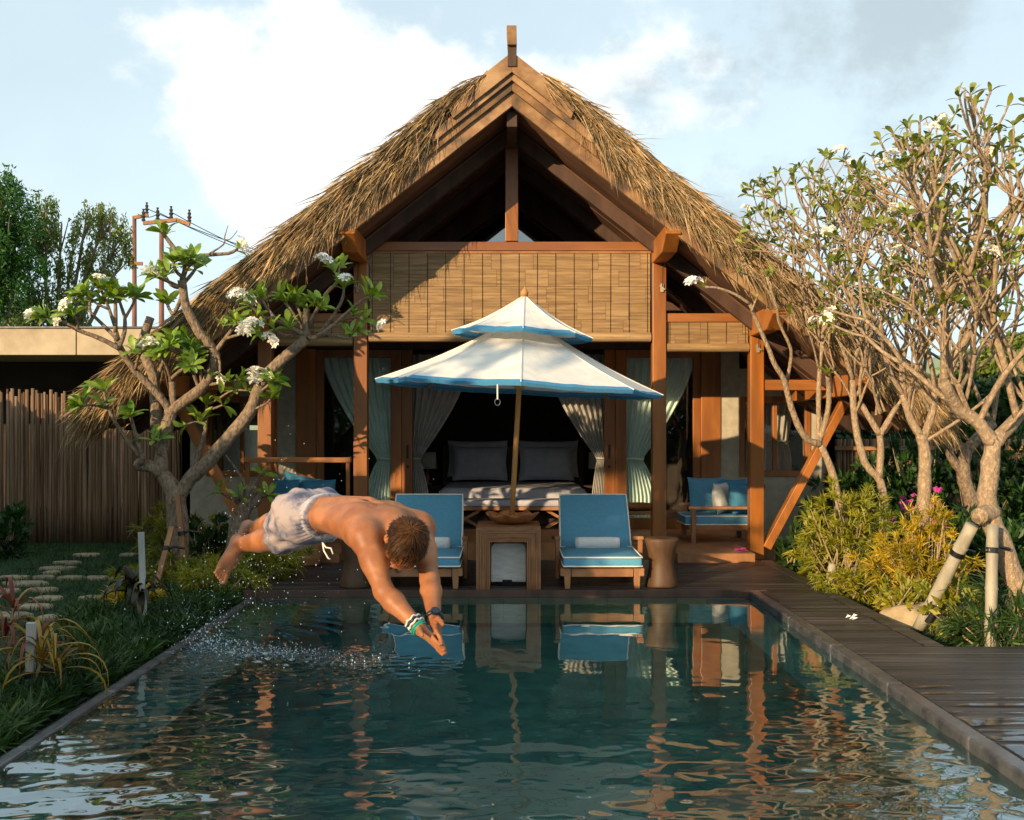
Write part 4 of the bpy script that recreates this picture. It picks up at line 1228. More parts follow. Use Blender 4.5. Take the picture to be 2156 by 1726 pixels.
def low_table():
    t = thing('low_table', 'low wooden table behind the right lounge chair', 'table', (1.42, 10.85, .139))
    MB().span((1.02, 10.66, .44), (1.70, 11.05, .48)).build('table_top', MAT['loungewood'], t, bevel=.006)
    for x in (1.07, 1.65):
        for y in (10.7, 11.01): MB().span((x - .025, y - .025, .139), (x + .025, y + .025, .439)).build('leg', MAT['loungewood'], t)
    b = thing('carved_tray', 'dark carved wooden tray on the low table', 'tray', (1.42, 10.85, .481))
    MB().lathe([(.12, .481), (.2, .50), (.24, .545), (.22, .54), (.1, .50)], (1.40, 10.85, 0), 26, lambda a, r, z: 1 + (.1 * math.sin(6 * a) if r > .15 else 0)).build('tray_body', MAT['bowl'], b, smooth=True)
low_table()
def petals(label, x, y, z, col, n, r):
    t = thing('fallen_blossom', label, 'blossom', (x, y, z), 'fallen blossoms')
    for k in range(n):
        a = k * 2.4 + .3; c = Vector((x + .6 * r * math.cos(a), y + .6 * r * math.sin(a), z + .012 + .012 * (k % 3)))
        m = MB(); m.add([c + Vector((-r * .5, 0, 0)), c + Vector((0, -r * .4, .01)), c + Vector((r * .5, 0, .014)), c + Vector((0, r * .4, .02))], [(0, 1, 2, 3)])
        m.build('petal', MAT[col], t)
petals('magenta bougainvillea blossom on the right verandah step', 2.28, 9.80, .138, 'bougain', 6, .06)
petals('white fallen blossom on the walkway planks right of the pool', 2.33, 6.75, DECK_Z, 'petal', 4, .04)
petals('white fallen blossom on the wet deck at right', 3.02, 5.0, DECK_Z, 'petal', 4, .05)
# ------------------------------------------------------------------ plants
def frangi_leaf(name, mat):
    m = MB(); v = []; f = []
    xs = [0, .14, .38, .66, .88, 1.0]; ws = [.012, .055, .125, .15, .095, .004]
    for x, w in zip(xs, ws):
        z = .10 * math.sin(x * 2.4) - .14 * x * x
        v += [(x, -w, z + w * .30), (x, 0, z), (x, w, z + w * .30)]
    for i in range(5):
        a = i * 3
        f += [(a, a + 3, a + 4, a + 1), (a + 1, a + 4, a + 5, a + 2)]
    return m.add(v, f).mesh(name, mat, True)
LEAF = frangi_leaf('leaf', MAT['fr_leaf'])
LEAF_O = frangi_leaf('leaf', MAT['fr_leaf_o'])
def flower_mesh():
    m = MB()
    r_ = random.Random(3)
    vs, fs = [], []
    for q in range(9):
        # one five petalled blossom
        c = Vector((r_.uniform(-.5, .5), r_.uniform(-.5, .5), r_.uniform(-.2, .35)))
        nrm = (c + Vector((0, 0, .35))).normalized()
        x = nrm.cross(Vector((.3, .9, .1))).normalized(); y = nrm.cross(x)
        for k in range(5):
            a = k * 1.2566 + q
            d = x * math.cos(a) + y * math.sin(a); s = x * math.cos(a + 1.57) + y * math.sin(a + 1.57)
            m.add([c, c + d * .24 - s * .13 + nrm * .10, c + d * .42 + nrm * .08, c + d * .26 + s * .13 + nrm * .13], [(0, 1, 2, 3)])
        e = c + nrm * .035
        m.add([e + (x * math.cos(a) + y * math.sin(a)) * .07 for a in (0, 1.57, 3.14, 4.71)], [(0, 1, 2, 3)])
    me = m.mesh('flower_cluster', MAT['petal'], False); me.materials.append(MAT['petal_y'])
    for i, p in enumerate(me.polygons):
        if i % 6 == 5: p.material_index = 1
    return me
FLOWER = flower_mesh()
def basis(xd, up):
    xd = xd.normalized(); y = up.cross(xd)
    if y.length < 1e-3: y = Vector((0, 1, 0)).cross(xd)
    y.normalize(); z = xd.cross(y)
    return Matrix((xd, y, z)).transposed()

class Frangi:
    def __init__(s, label, base, seed, bark, leaf=.19, group='frangipani trees', nleaf=(6, 9)):
        s.t = thing('frangipani_tree', label, 'tree', base, group)
        s.r = random.Random(seed); s.trunk = MB(); s.br = MB(); s.leafs = []; s.bark = bark; s.leaf = leaf; s.fl = []; s.nl = nleaf; s.single = []; s.sep = False; s.olive = bark is MAT['bark_warm']
    def limb(s, pts, r0, r1, trunk=False, n=8):
        pts = [Vector(p) for p in pts]
        # smooth subdivide + small wobble
        out = []
        for i in range(len(pts) - 1):
            p0 = pts[max(0, i - 1)]; p1 = pts[i]; p2 = pts[i + 1]; p3 = pts[min(len(pts) - 1, i + 2)]
            for k in range(3):
                t = k / 3
                out.append(.5 * ((2 * p1) + (p2 - p0) * t + (2 * p0 - 5 * p1 + 4 * p2 - p3) * t * t + (3 * p1 - p0 - 3 * p2 + p3) * t ** 3))
        out.append(pts[-1])
        m = len(out)
        rad = []
        for i in range(m):
            t = i / (m - 1)
            rad.append((r0 + (r1 - r0) * t) * (1 + s.r.uniform(-.07, .07)))
        if r0 > .02:
            out = [p + Vector((s.r.uniform(-1, 1), s.r.uniform(-1, 1), s.r.uniform(-1, 1))) * (r0 * .07) for p in out]
        tgt = s.trunk if trunk else s.br
        if s.sep and not trunk: tgt = MB(); s.single.append(tgt)
        tgt.tube(out, rad, n)
        return (out[-1] - out[-3]).normalized()
    def rosette(s, p, d, n=None, size=None, flower=0):
        p = Vector(p); d = Vector(d).normalized()
        n = n or s.r.randint(*s.nl); size = size or s.leaf
        up = (d + Vector((0, 0, .35))).normalized()
        x = up.cross(Vector((.2, .9, .3))).normalized(); y = up.cross(x)
        a0 = s.r.random() * 6.28
        for k in range(n):
            a = a0 + k * 2.399; e = R(s.r.uniform(8, 62))
            dr = (x * math.cos(a) + y * math.sin(a)) * math.cos(e) + up * math.sin(e)
            sc = size * s.r.uniform(.65, 1.12)
            m = basis(dr, up).to_4x4()
            s.leafs.append(Matrix.Translation(p - d * s.r.uniform(0, .035)) @ m @ Matrix.Rotation(s.r.uniform(-.5, .5), 4, 'X') @ Matrix.Diagonal((sc, sc * s.r.uniform(.95, 1.3), sc, 1)))
        if flower: s.fl.append((p + up * .06, flower))
    def flower(s, p, size=.075): s.fl.append((Vector(p), size))
    def grow(s, p, d, ln, r, lev, env, spread=34):
        """candelabra forking, kept inside env(p)"""
        p = Vector(p); d = Vector(d).normalized()
        pts = [p]; q = p.copy(); dd = d.copy()
        for k in range(3):
            dd = (dd + Vector((s.r.gauss(0, .13), s.r.gauss(0, .13), .10 + s.r.gauss(0, .06)))).normalized()
            q = q + dd * (ln / 3); pts.append(q.copy())
        e = env(q)
        if e > 1.15 and lev < 4:
            lev = 0
        s.limb(pts, r, r * .78, n=6 if r > .012 else 5)
        if lev <= 0 or e > 1.25:
            if s.r.random() < .86: s.rosette(q, dd, flower=(.06 if s.r.random() < .07 else 0))
            return
        k = 2 if s.r.random() < .62 else 3
        a0 = s.r.random() * 6.28
        x = dd.cross(Vector((.3, .5, .8))).normalized(); y = dd.cross(x)
        for i in range(k):
            a = a0 + i * 6.283 / k + s.r.uniform(-.4, .4); th = R(s.r.gauss(spread, 8))
            nd = dd * math.cos(th) + (x * math.cos(a) + y * math.sin(a)) * math.sin(th)
            s.grow(q, nd, ln * s.r.uniform(.66, .92), max(.0060, r * .74), (0 if s.r.random() < .14 else lev - 1), env, spread)
    def shoots(s, a, b, n, ln, r_, lev, env):
        a, b = Vector(a), Vector(b)
        for k in range(n):
            s.grow(a.lerp(b, s.r.random()), (s.r.gauss(0, .5), s.r.gauss(-.15, .4), 1), ln * s.r.uniform(.7, 1.2), r_, lev, env, 28)
    def done(s, knots=()):
        for p, r_ in knots:
            s.trunk.lathe([(r_ * .5, -r_), (r_ * .95, -r_ * .5), (r_ * 1.05, 0), (r_ * .9, r_ * .55), (r_ * .45, r_)], p, 10)
        s.trunk.build('trunk', s.bark, s.t, smooth=True)
        if s.single:
            for m in s.single: m.build('branch', s.bark, s.t, smooth=True)
        if s.br.v: s.br.build('branches', s.bark, s.t, smooth=True)
        s.leafs.sort(key=lambda m: m.translation.y)
        for m in s.leafs[:300]: place('leaf', LEAF_O if s.olive else LEAF, m, s.t)
        if len(s.leafs) > 300:
            V0 = np.array([v.co[:] for v in LEAF.vertices]); Q0 = np.array([p.vertices[:] for p in LEAF.polygons]); Vs = []; Qs = []
            for i, m in enumerate(s.leafs[300:]):
                A = np.array(m); Vs.append(V0 @ A[:3, :3].T + A[:3, 3]); Qs.append(Q0 + i * len(V0))
            o = bpy.data.objects.new('foliage', mesh_np('foliage', np.concatenate(Vs), np.concatenate(Qs), MAT['fr_leaf_os' if s.olive else 'fr_leaf_s'], True))
            COL.objects.link(o); attach(o, s.t); o['kind'] = 'stuff'
        for p, sz in s.fl:
            m = Matrix.Translation(p) @ Euler((s.r.uniform(-.7, .7), s.r.uniform(-.7, .7), s.r.random() * 6)).to_matrix().to_4x4() @ Matrix.Diagonal((sz * 1.25,) * 3 + (1,))
            f = place('flower_cluster', FLOWER, m, s.t)

# --- the leaning frangipani left of the pool
def left_frangipani():
    Z = 9.0
    T = Frangi('gnarled frangipani with white blossoms left of the pool', P(378, 1225, Z), 4, MAT['bark'], .172, nleaf=(10, 14))
    T.sep = True
    def q(L, dz=0, dz2=None):
        n = len(L); out = []
        for i, (x, y) in enumerate(L):
            z = dz if dz2 is None else dz + (dz2 - dz) * i / max(1, n - 1)
            out.append(P(x, y, Z + z))
        return out
    def tip(L, dz, dz2, r0, r1, ros=True, fl=0, n=None, size=None):
        pts = q(L, dz, dz2); d = T.limb(pts, r0, r1)
        if ros:
            T.rosette(pts[-1], d, n, size, fl)
            if len(pts) > 2 and T.r.random() < .75:
                k = pts[-1].lerp(pts[-2], .55) + Vector((T.r.gauss(0, .05), T.r.gauss(-.03, .05), T.r.gauss(.03, .03)))
                T.rosette(k, (T.r.gauss(0, .5), T.r.gauss(-.2, .4), 1), T.r.randint(5, 8))
    T.limb(q([(380, 1232), (379, 1190), (376, 1120), (370, 1060), (373, 1030)]), .088, .092, True, 14)
    T.limb(q([(374, 1050), (352, 1010), (325, 985), (294, 979)]), .085, .05, True, 12)
    T.limb(q([(340, 1000), (340, 960), (351, 904), (360, 862)]), .070, .056, True, 12)
    T.limb(q([(374, 1045), (398, 1010), (432, 977), (476, 929), (527, 864), (541, 827), (562, 787), (604, 748), (645, 713)], 0, -.15), .070, .045, True, 12)
    T.limb(q([(358, 868), (385, 846), (421, 820), (443, 790), (453, 750), (440, 725), (418, 698), (392, 646), (383, 590)], 0, -.2), .052, .036, True, 12)
    T.limb(q([(330, 905), (329, 850), (322, 790), (300, 730), (316, 668)], .12, .25), .058, .04, True, 10)
    T.limb(q([(360, 870), (336, 834), (285, 780), (253, 734), (243, 699)], 0, -.25), .038, .026, True, 10)
    T.limb(q([(362, 866), (364, 830), (362, 803)]), .034, .032, True, 9)
    # tips on the tall stem
    tip([(383, 590), (390, 558), (372, 530), (351, 502), (338, 484)], -.2, -.25, .027, .014, n=5)
    tip([(388, 565), (412, 548), (436, 537), (481, 533), (500, 524)], -.2, -.1, .022, .013, True, .085, n=4)
    tip([(436, 537), (470, 515), (473, 498), (480, 475)], -.15, -.1, .010, .003, False)
    tip([(473, 505), (485, 503), (500, 485)], -.1, -.1, .006, .003, False)
    for L, d2, f in (([(386, 580), (396, 560), (402, 545)], -.3, 0), ([(386, 585), (370, 570), (365, 550)], -.35, 0), ([(384, 600), (405, 575), (412, 565)], -.1, 0), ([(380, 605), (355, 593), (327, 582)], -.35, .10), ([(378, 605), (360, 600), (342, 570)], -.05, 0)):
        tip(L, -.2, d2, .018, .012, True, f)
    tip([(386, 615), (372, 650), (362, 660), (352, 640)], -.2, .05, .02, .013)
    tip([(453, 742), (474, 713), (499, 680)], -.1, -.2, .024, .014, True, 0)
    tip([(474, 713), (515, 700), (530, 690)], -.15, -.3, .014, .010, True, .09, n=5)
    tip([(455, 740), (462, 760), (463, 785)], -.1, -.2, .014, .010, True, .07, n=4)
    tip([(430, 812), (470, 805), (505, 800)], -.05, -.2, .016, .010, True, 0, n=5)
    # left group
    tip([(243, 699), (243, 650), (243, 612)], -.25, -.3, .022, .012)
    tip([(250, 730), (262, 700), (262, 667), (251, 632)], -.25, -.1, .022, .012)
    tip([(262, 672), (280, 640), (285, 625)], -.15, 0, .014, .010)
    tip([(253, 734), (210, 712), (165, 695), (123, 674), (95, 668)], -.25, -.45, .024, .011, True, 0)
    T.flower(P(70, 664, 8.5), .085); T.flower(P(122, 672, 8.6), .07)
    tip([(165, 695), (160, 672), (150, 655)], -.35, -.45, .014, .010, True, .095)
    tip([(248, 715), (211, 678), (190, 656), (190, 632)], -.25, -.15, .020, .011)
    tip([(243, 690), (228, 646), (211, 606)], -.25, -.35, .018, .011, True, .09)
    tip([(228, 650), (205, 640), (180, 620)], -.3, -.4, .012, .009)
    tip([(285, 778), (292, 750), (303, 735)], -.15, -.3, .016, .011, True, .10, n=5)
    # low left twigs
    tip([(296, 975), (300, 962), (282, 904), (274, 873)], -.05, -.2, .028, .012)
    tip([(300, 962), (289, 955), (252, 904), (227, 856), (219, 822)], -.05, -.25, .022, .011, n=8, size=.22)
    tip([(227, 860), (200, 853), (172, 854)], -.2, -.3, .012, .009)
    tip([(340, 960), (330, 945), (322, 925)], -.05, -.15, .010, .008, n=4)
    # centre
    tip([(405, 990), (418, 955), (432, 904), (435, 852)], .1, .15, .034, .014, n=5)
    tip([(434, 865), (455, 858), (470, 852)], .1, .05, .012, .009, n=4)
    tip([(431, 890), (410, 888), (388, 896)], .1, 0, .010, .008, n=4)
    tip([(440, 850), (465, 836), (490, 822), (523, 822)], .1, -.1, .012, .008, True, 0, n=3)
    tip([(358, 800), (380, 780), (400, 770)], .0, -.3, .018, .012)
    tip([(362, 805), (350, 770), (340, 745)], .0, -.25, .016, .011)
    tip([(330, 800), (352, 740), (360, 720)], .1, -.1, .018, .012)
    tip([(420, 820), (400, 770), (380, 745), (352, 735)], 0, -.3, .018, .012)
    tip([(425, 815), (420, 770), (400, 735)], 0, -.2, .016, .012)
    tip([(440, 790), (410, 760), (390, 720)], -.1, .1, .014, .011)
    # right group
    tip([(645, 713), (643, 681), (646, 652)], -.15, -.1, .036, .030, False)
    tip([(644, 705), (597, 683), (576, 667), (546, 624)], -.15, -.3, .022, .012, n=9, size=.21)
    tip([(576, 667), (555, 668), (525, 640)], -.25, -.4, .012, .010, True, .10, n=6)
    tip([(600, 684), (570, 700), (545, 700)], -.2, -.3, .012, .009, True, 0, n=5)
    T.flower(P(568, 712, 8.6), .085); T.flower(P(518, 694, 8.5), .095); T.flower(P(495, 620, 8.5), .085)
    tip([(650, 710), (668, 709), (706, 681), (757, 636), (785, 622)], -.15, -.4, .026, .010, n=5)
    tip([(706, 681), (745, 668), (765, 672)], -.2, -.4, .012, .008, n=4)
    T.flower(P(806, 683, 8.5), .07)
    tip([(672, 705), (717, 639), (724, 602)], -.15, -.25, .018, .011, True, .08)
    tip([(648, 690), (685, 620), (710, 593), (713, 562)], -.12, -.1, .020, .011, n=8)
    T.flower(P(684, 548, 8.75), .09)
    tip([(670, 708), (705, 706), (736, 712), (752, 700)], -.15, -.35, .014, .009, n=6)
    tip([(643, 700), (610, 650), (590, 625)], -.1, -.15, .018, .012)
    tip([(646, 690), (630, 655), (622, 632)], -.1, -.05, .016, .012)
    tip([(640, 700), (600, 705), (575, 690)], -.1, -.25, .014, .011, n=5)
    tip([(652, 690), (660, 665), (672, 645)], -.1, -.2, .016, .012)
    for (x, y), dz in (((646, 650), -.1), ((660, 640), -.2), ((628, 640), -.05)): T.rosette(P(x, y, Z + dz), (rnd.uniform(-.4, .4), -.2, 1), 6)
    tip([(541, 827), (560, 815), (575, 800)], -.1, -.2, .016, .010, True, 0, n=6)
    T.flower(P(541, 794, 8.75), .12)
    tip([(527, 864), (560, 850), (570, 838)], -.1, -.15, .012, .009, True, 0, n=4)
    T.done(knots=((P(294, 978, Z), .055), (P(453, 748, Z - .1), .045), (P(360, 865, Z), .06)))
left_frangipani()

def stump_frangipani():
    Z = 9.3
    T = Frangi('short cut back frangipani stump sprouting new leaves behind the diver', P(480, 1215, Z), 9, MAT['bark'], .15, nleaf=(4, 6))
    T.sep = True
    T.limb([P(478, 1225, Z), P(490, 1170, Z), P(500, 1110, Z), P(520, 1060, Z), P(528, 1030, Z)], .085, .065, True, 12)
    T.limb([P(510, 1075, Z), P(545, 1050, Z), P(548, 1030, Z)], .05, .035, True, 10)
    for L in ([(505, 1062), (480, 1045), (462, 1036)], [(520, 1035), (505, 1000), (475, 958)], [(535, 1035), (545, 1010), (552, 995)], [(545, 1040), (560, 1045), (565, 1040)], [(515, 1060), (505, 1052), (503, 1045)]):
        d = T.limb([P(x, y, Z - .05 * i) for i, (x, y) in enumerate(L)], .018, .008)
        if L[0] != (520, 1035): T.rosette(P(*L[-1], Z - .1), d, 5, .16)
    T.done(knots=((P(530, 1030, Z), .07), (P(500, 1050, Z), .045)))
stump_frangipani()

# --- the grove right of the villa
def right_grove():
    g = 'frangipani trees'
    def env_of(c, r):
        c = Vector(c)
        return lambda p: math.sqrt(((p.x - c.x) / r[0]) ** 2 + ((p.y - c.y) / r[1]) ** 2 + ((p.z - c.z) / r[2]) ** 2)
    # nearest, thick trunk at right edge
    Z = 6.5
    T = Frangi('large frangipani with thick propped trunk at right picture edge', P(2150, 1330, Z), 31, MAT['bark_warm'], .10, g, (3, 6))
    T.limb([P(2165, 1345, Z), P(2150, 1260, Z), P(2112, 1160, Z), P(2082, 1085, Z), P(2077, 1040, Z), P(2085, 975, Z), P(2092, 925, Z)], .078, .052, True, 12)
    T.limb([P(2090, 935, Z), P(2058, 888, Z), P(2014, 856, Z), P(1987, 806, Z - .1)], .048, .036, True, 10)
    T.limb([P(2094, 930, Z), P(2140, 880, Z + .1), P(2190, 820, Z + .15)], .048, .036, True, 10)
    env = env_of(P(2090, 520, Z), (.95, .9, 1.05))
    for x, y, dx, dy, dz, ln, r_ in ((1987, 806, -.15, -.2, .9, .36, .036), (1987, 806, .5, .3, .8, .36, .034), (2014, 856, -.75, 0, .6, .30, .026), (2190, 820, .2, -.2, .95, .36, .036), (2190, 820, -.55, .3, .8, .36, .034), (2060, 890, .1, -.5, .9, .38, .030), (2140, 880, -.2, -.4, .9, .40, .032)):
        T.grow(P(x, y, Z), (dx, dy, dz), ln * 1.5, r_ * .8, 4, env, 27)
    T.shoots(P(2050, 885, Z), P(1987, 806, Z), 5, .42, .014, 3, env); T.shoots(P(2110, 910, Z), P(2190, 820, Z), 5, .42, .014, 3, env)
    T.limb([P(2090, 1078, Z), P(2072, 1082, Z - .06), P(2060, 1088, Z - .11)], .06, .052, True, 12); T.limb([P(2062, 1087, Z - .105), P(2059, 1088.5, Z - .118)], .040, .034, True, 12)
    T.done()
    Z = 7.9
    T = Frangi('frangipani with straight forked trunk above the yellow shrub', P(1945, 1180, Z), 52, MAT['bark_warm'], .10, g, (3, 6))
    T.limb([P(1938, 1190, Z), P(1940, 1100, Z), P(1946, 1010, Z), P(1946, 950, Z), P(1938, 915, Z)], .056, .042, True, 10)
    T.limb([P(1938, 920, Z), P(1915, 880, Z), P(1900, 830, Z)], .032, .026, True, 9)
    T.limb([P(1942, 925, Z), P(1962, 870, Z), P(1968, 820, Z)], .032, .026, True, 9)
    env = env_of(P(1890, 560, Z), (.95, .8, 1.15))
    for x, y, d, ln, r_ in ((1900, 830, (-.55, -.2, .8), .42, .028), (1900, 830, (.1, .3, .95), .42, .028), (1968, 820, (.35, -.2, .9), .42, .028), (1968, 820, (-.3, .2, .95), .42, .028), (1946, 930, (.7, -.3, .5), .34, .022)):
        T.grow(P(x, y, Z), d, ln * 1.45, r_ * .75, 4, env, 27)
    T.shoots(P(1925, 890, Z), P(1900, 830, Z), 5, .42, .013, 3, env); T.shoots(P(1955, 890, Z), P(1968, 820, Z), 5, .42, .013, 3, env)
    T.done()
    Z = 8.9
    T = Frangi('slender two stemmed frangipani in the middle of the right grove', P(1852, 1160, Z), 63, MAT['bark_warm'], .10, g, (3, 6))
    T.limb([P(1858, 1170, Z), P(1860, 1080, Z), P(1853, 1014, Z), P(1820, 973, Z), P(1799, 886, Z), P(1795, 800, Z)], .042, .026, True, 10)
    T.limb([P(1850, 1005, Z), P(1853, 950, Z), P(1851, 911, Z)], .034, .028, True, 10)
    T.limb([P(1851, 915, Z), P(1830, 880, Z), P(1812, 850, Z)], .03, .024, True, 8)
    T.limb([P(1852, 915, Z), P(1872, 880, Z), P(1887, 856, Z)], .03, .024, True, 8)
    env = env_of(P(1800, 580, Z), (.85, .7, 1.05))
    for x, y, d, ln, r_ in ((1795, 800, (-.35, -.2, .9), .44, .026), (1795, 800, (.3, .2, .95), .44, .026), (1812, 850, (-.2, -.4, .9), .42, .020), (1887, 856, (.5, -.2, .8), .42, .020)):
        T.grow(P(x, y, Z), d, ln * 1.4, r_ * .75, 4, env, 25)
    T.shoots(P(1799, 886, Z), P(1795, 800, Z), 5, .42, .012, 3, env); T.shoots(P(1830, 880, Z), P(1887, 856, Z), 4, .42, .012, 3, env)
    T.done()
    Z = 9.2
    T = Frangi('thin leaning frangipani nearest the villa, one branch over its roof', P(1765, 1150, Z), 74, MAT['bark_warm'], .10, g, (3, 5))
    q = lambda L, d0=0, d1=0: [P(x, y, Z + d0 + (d1 - d0) * i / (len(L) - 1)) for i, (x, y) in enumerate(L)]
    T.limb(q([(1772, 1160), (1765, 1060), (1748, 985), (1724, 932)]), .038, .030, True, 10)
    T.limb(q([(1726, 935), (1700, 925), (1678, 893), (1660, 840), (1650, 800), (1630, 765), (1613, 723), (1588, 665), (1578, 640)], 0, -.5), .034, .016, True, 8)
    T.limb(q([(1578, 640), (1548, 620), (1513, 607), (1484, 604)], -.5, -.6), .014, .009); T.rosette(P(1480, 600, Z - .6), (-1, 0, .3), 4, .09); T.flower(P(1460, 594, Z - .6), .085)
    T.limb(q([(1582, 655), (1588, 638), (1592, 628)], -.5, -.5), .010, .007); T.rosette(P(1592, 626, Z - .5), (0, 0, 1), 3, .08)
    T.limb(q([(1655, 805), (1664, 760), (1663, 730), (1640, 680), (1634, 645), (1613, 583)], -.1, -.45), .018, .010); T.rosette(P(1613, 580, Z - .45), (-.2, 0, 1), 4, .10)
    T.limb(q([(1634, 645), (1600, 590), (1560, 575)], -.35, -.5), .011, .007); T.rosette(P(1555, 573, Z - .5), (-1, 0, .3), 4, .10)
    T.limb(q([(1724, 930), (1742, 868), (1744, 815), (1742, 790)], 0, -.2), .028, .020, True, 8); T.rosette(P(1742, 786, Z - .2), (0, -.2, 1), 8, .14)
    T.limb(q([(1722, 935), (1723, 860), (1724, 790), (1733, 700), (1739, 645)], 0, .0), .026, .018, True, 8)
    env = env_of(P(1700, 560, Z), (.75, .6, .95))
    T.shoots(P(1724, 790, Z), P(1739, 645, Z), 7, .42, .011, 3, env)
    T.grow(P(1739, 645, Z), (-.5, -.2, .85), .40, .016, 4, env, 28); T.grow(P(1739, 645, Z), (.2, .2, .95), .42, .016, 4, env, 28)
    T.grow(P(1733, 700, Z), (.5, -.3, .8), .40, .015, 4, env, 28)
    T.done()
    Z = 10.2
    T = Frangi('shaded frangipani at the back of the right grove', P(2030, 1110, Z), 85, MAT['bark'], .15, g, (4, 7))
    T.limb([P(2040, 1130, Z), P(2045, 1060, Z), P(2030, 1010, Z), P(2035, 950, Z), P(2090, 890, Z)], .085, .05, True, 10)
    T.limb([P(2032, 1000, Z), P(2000, 960, Z), P(1985, 900, Z)], .05, .036, True, 9)
    env = env_of(P(2010, 600, Z), (1.5, .8, 1.4))
    for x, y, d in ((2090, 890, (.2, 0, 1)), (2090, 890, (-.5, .2, .8)), (1985, 900, (-.3, 0, .95)), (1985, 900, (.3, .2, .9))):
        T.grow(P(x, y, Z), d, .60, .024, 3, env)
    T.done()
right_grove()

# ------------------------------------------------------------------ shrubs
def shrub(name, label, cat, c, rx, ry, h, nleaf, ll, lw, leafm, stemm=None, nst=16, seed=1, tufts=60, group=None, open_=0.0, droop=0.0):
    """branching shrub: stems carry tufts of narrow leaves"""
    r = np.random.default_rng(seed)
    t = thing(name, label, cat, c, group)
    c = Vector(c)
    st = MB(); tips = []
    for k in range(nst):
        a = r.random() * 6.283; q = math.sqrt(r.random())
        top = Vector((c.x + rx * q * math.cos(a), c.y + ry * q * math.sin(a), c.z + h * (1 - .42 * q * q) * r.uniform(.62, 1.0)))
        mid = c.lerp(top, .5) + Vector((r.normal(0, .03), r.normal(0, .03), -.02 * h))
        b0 = c + Vector((r.normal(0, rx * .18), r.normal(0, ry * .18), 0))
        st.tube([b0, mid, top], [.008, .006, .003], 5)
        tips.append((b0, mid, top))
    st.build('stems', MAT[stemm or 'stem'], t)
    T0 = []
    for k in range(tufts):
        b0, mid, top = tips[r.integers(len(tips))]
        u = (open_ + (1 - open_) * r.random() ** .7)
        p = b0.lerp(mid, u * 2) if u < .5 else mid.lerp(top, u * 2 - 1)
        T0.append(p + Vector((r.normal(0, rx * .22), r.normal(0, ry * .22), r.normal(0, h * .06))) * (1.0))
    T0 += [x[2] for x in tips]
    T0 = np.array([p[:] for p in T0]); idx = r.integers(len(T0), size=nleaf)
    cc = np.array(c[:]) + [0, 0, h * .35]
    out = T0[idx] - cc; out /= (np.linalg.norm(out, axis=1, keepdims=True) + 1e-6)
    D = out * .75 + r.normal(0, .55, (nleaf, 3)) + [0, 0, .35]
    A = T0[idx] + r.normal(0, .012, (nleaf, 3))
    A[:, 2] = np.maximum(A[:, 2], c.z + .02)
    V, q = blades(A, D, r.uniform(.6, 1.15, nleaf) * ll, np.full(nleaf, lw), r.uniform(.1, .5, nleaf) * ll * (1 + droop), r, seg=2) if lw < ll * .25 else leaf_cards(A, D, r.uniform(.6, 1.15, nleaf) * ll, np.full(nleaf, lw), r)
    o = bpy.data.objects.new('foliage', mesh_np('foliage', V, q, MAT[leafm])); COL.objects.link(o); attach(o, t)
    return t
GR = lambda x, y, Z: (P(x, y, Z).x, Z, GZ)
gs = 'shrubs along the right walkway'
shrub('croton_shrub', 'tall airy shrub with bare stems and narrow olive leaves beside walkway', 'shrub', GR(1788, 1200, 8.6), .46, .4, 1.05, 3600, .115, .013, 'shrub_g', nst=26, seed=3, tufts=90, group=gs, open_=.45)
shrub('croton_shrub', 'dense golden yellow shrub in sunlight at right', 'shrub', GR(1945, 1250, 7.7), .38, .36, .86, 6500, .10, .012, 'shrub_y', nst=30, seed=5, tufts=190, group=gs)
shrub('croton_shrub', 'low yellow green shrub in front of the tall airy one', 'shrub', GR(1810, 1240, 8.1), .40, .25, .34, 2200, .09, .013, 'shrub_g', nst=14, seed=6, tufts=60, group=gs)
shrub('croton_shrub', 'broad leaved yellow and green shrub at the villa corner', 'shrub', GR(1732, 1190, 9.0), .22, .2, .74, 620, .11, .05, 'shrub_g', nst=14, seed=8, tufts=60, group=gs)
shrub('croton_shrub', 'small green shrub beside the verandah step', 'shrub', GR(1668, 1180, 9.5), .22, .18, .50, 420, .12, .05, 'ground_lf', nst=9, seed=9, tufts=40, group=gs)
shrub('croton_shrub', 'dark bush against the plaster wall behind diagonal brace', 'shrub', GR(1735, 1120, 11.2), .3, .25, .75, 500, .13, .05, 'shrub_d', nst=12, seed=10, tufts=50, group=gs)
shrub('croton_shrub', 'broad leaved yellow shrub between the two bamboo props', 'shrub', GR(2015, 1330, 6.75), .26, .2, .46, 420, .085, .040, 'shrub_g', nst=12, seed=12, tufts=60, group=gs)
shrub('croton_shrub', 'small olive sprig left of the slanted bamboo prop', 'shrub', GR(1900, 1310, 7.1), .14, .12, .46, 420, .075, .022, 'shrub_g', nst=8, seed=13, tufts=36, group=gs)
shrub('palm_seedling', 'fan of grassy palm fronds at foot of the upright bamboo prop', 'plant', GR(2075, 1370, 6.35), .22, .2, .30, 320, .24, .014, 'ground_lf', nst=6, seed=14, tufts=20, group='grassy plants at right', droop=.4)
shrub('palm_seedling', 'grassy palm fronds beside the thick trunk at right edge', 'plant', GR(2140, 1360, 6.3), .2, .2, .45, 320, .28, .014, 'ground_lf', nst=6, seed=15, tufts=20, group='grassy plants at right', droop=.4)
gd = 'dark shrubbery behind the right grove'
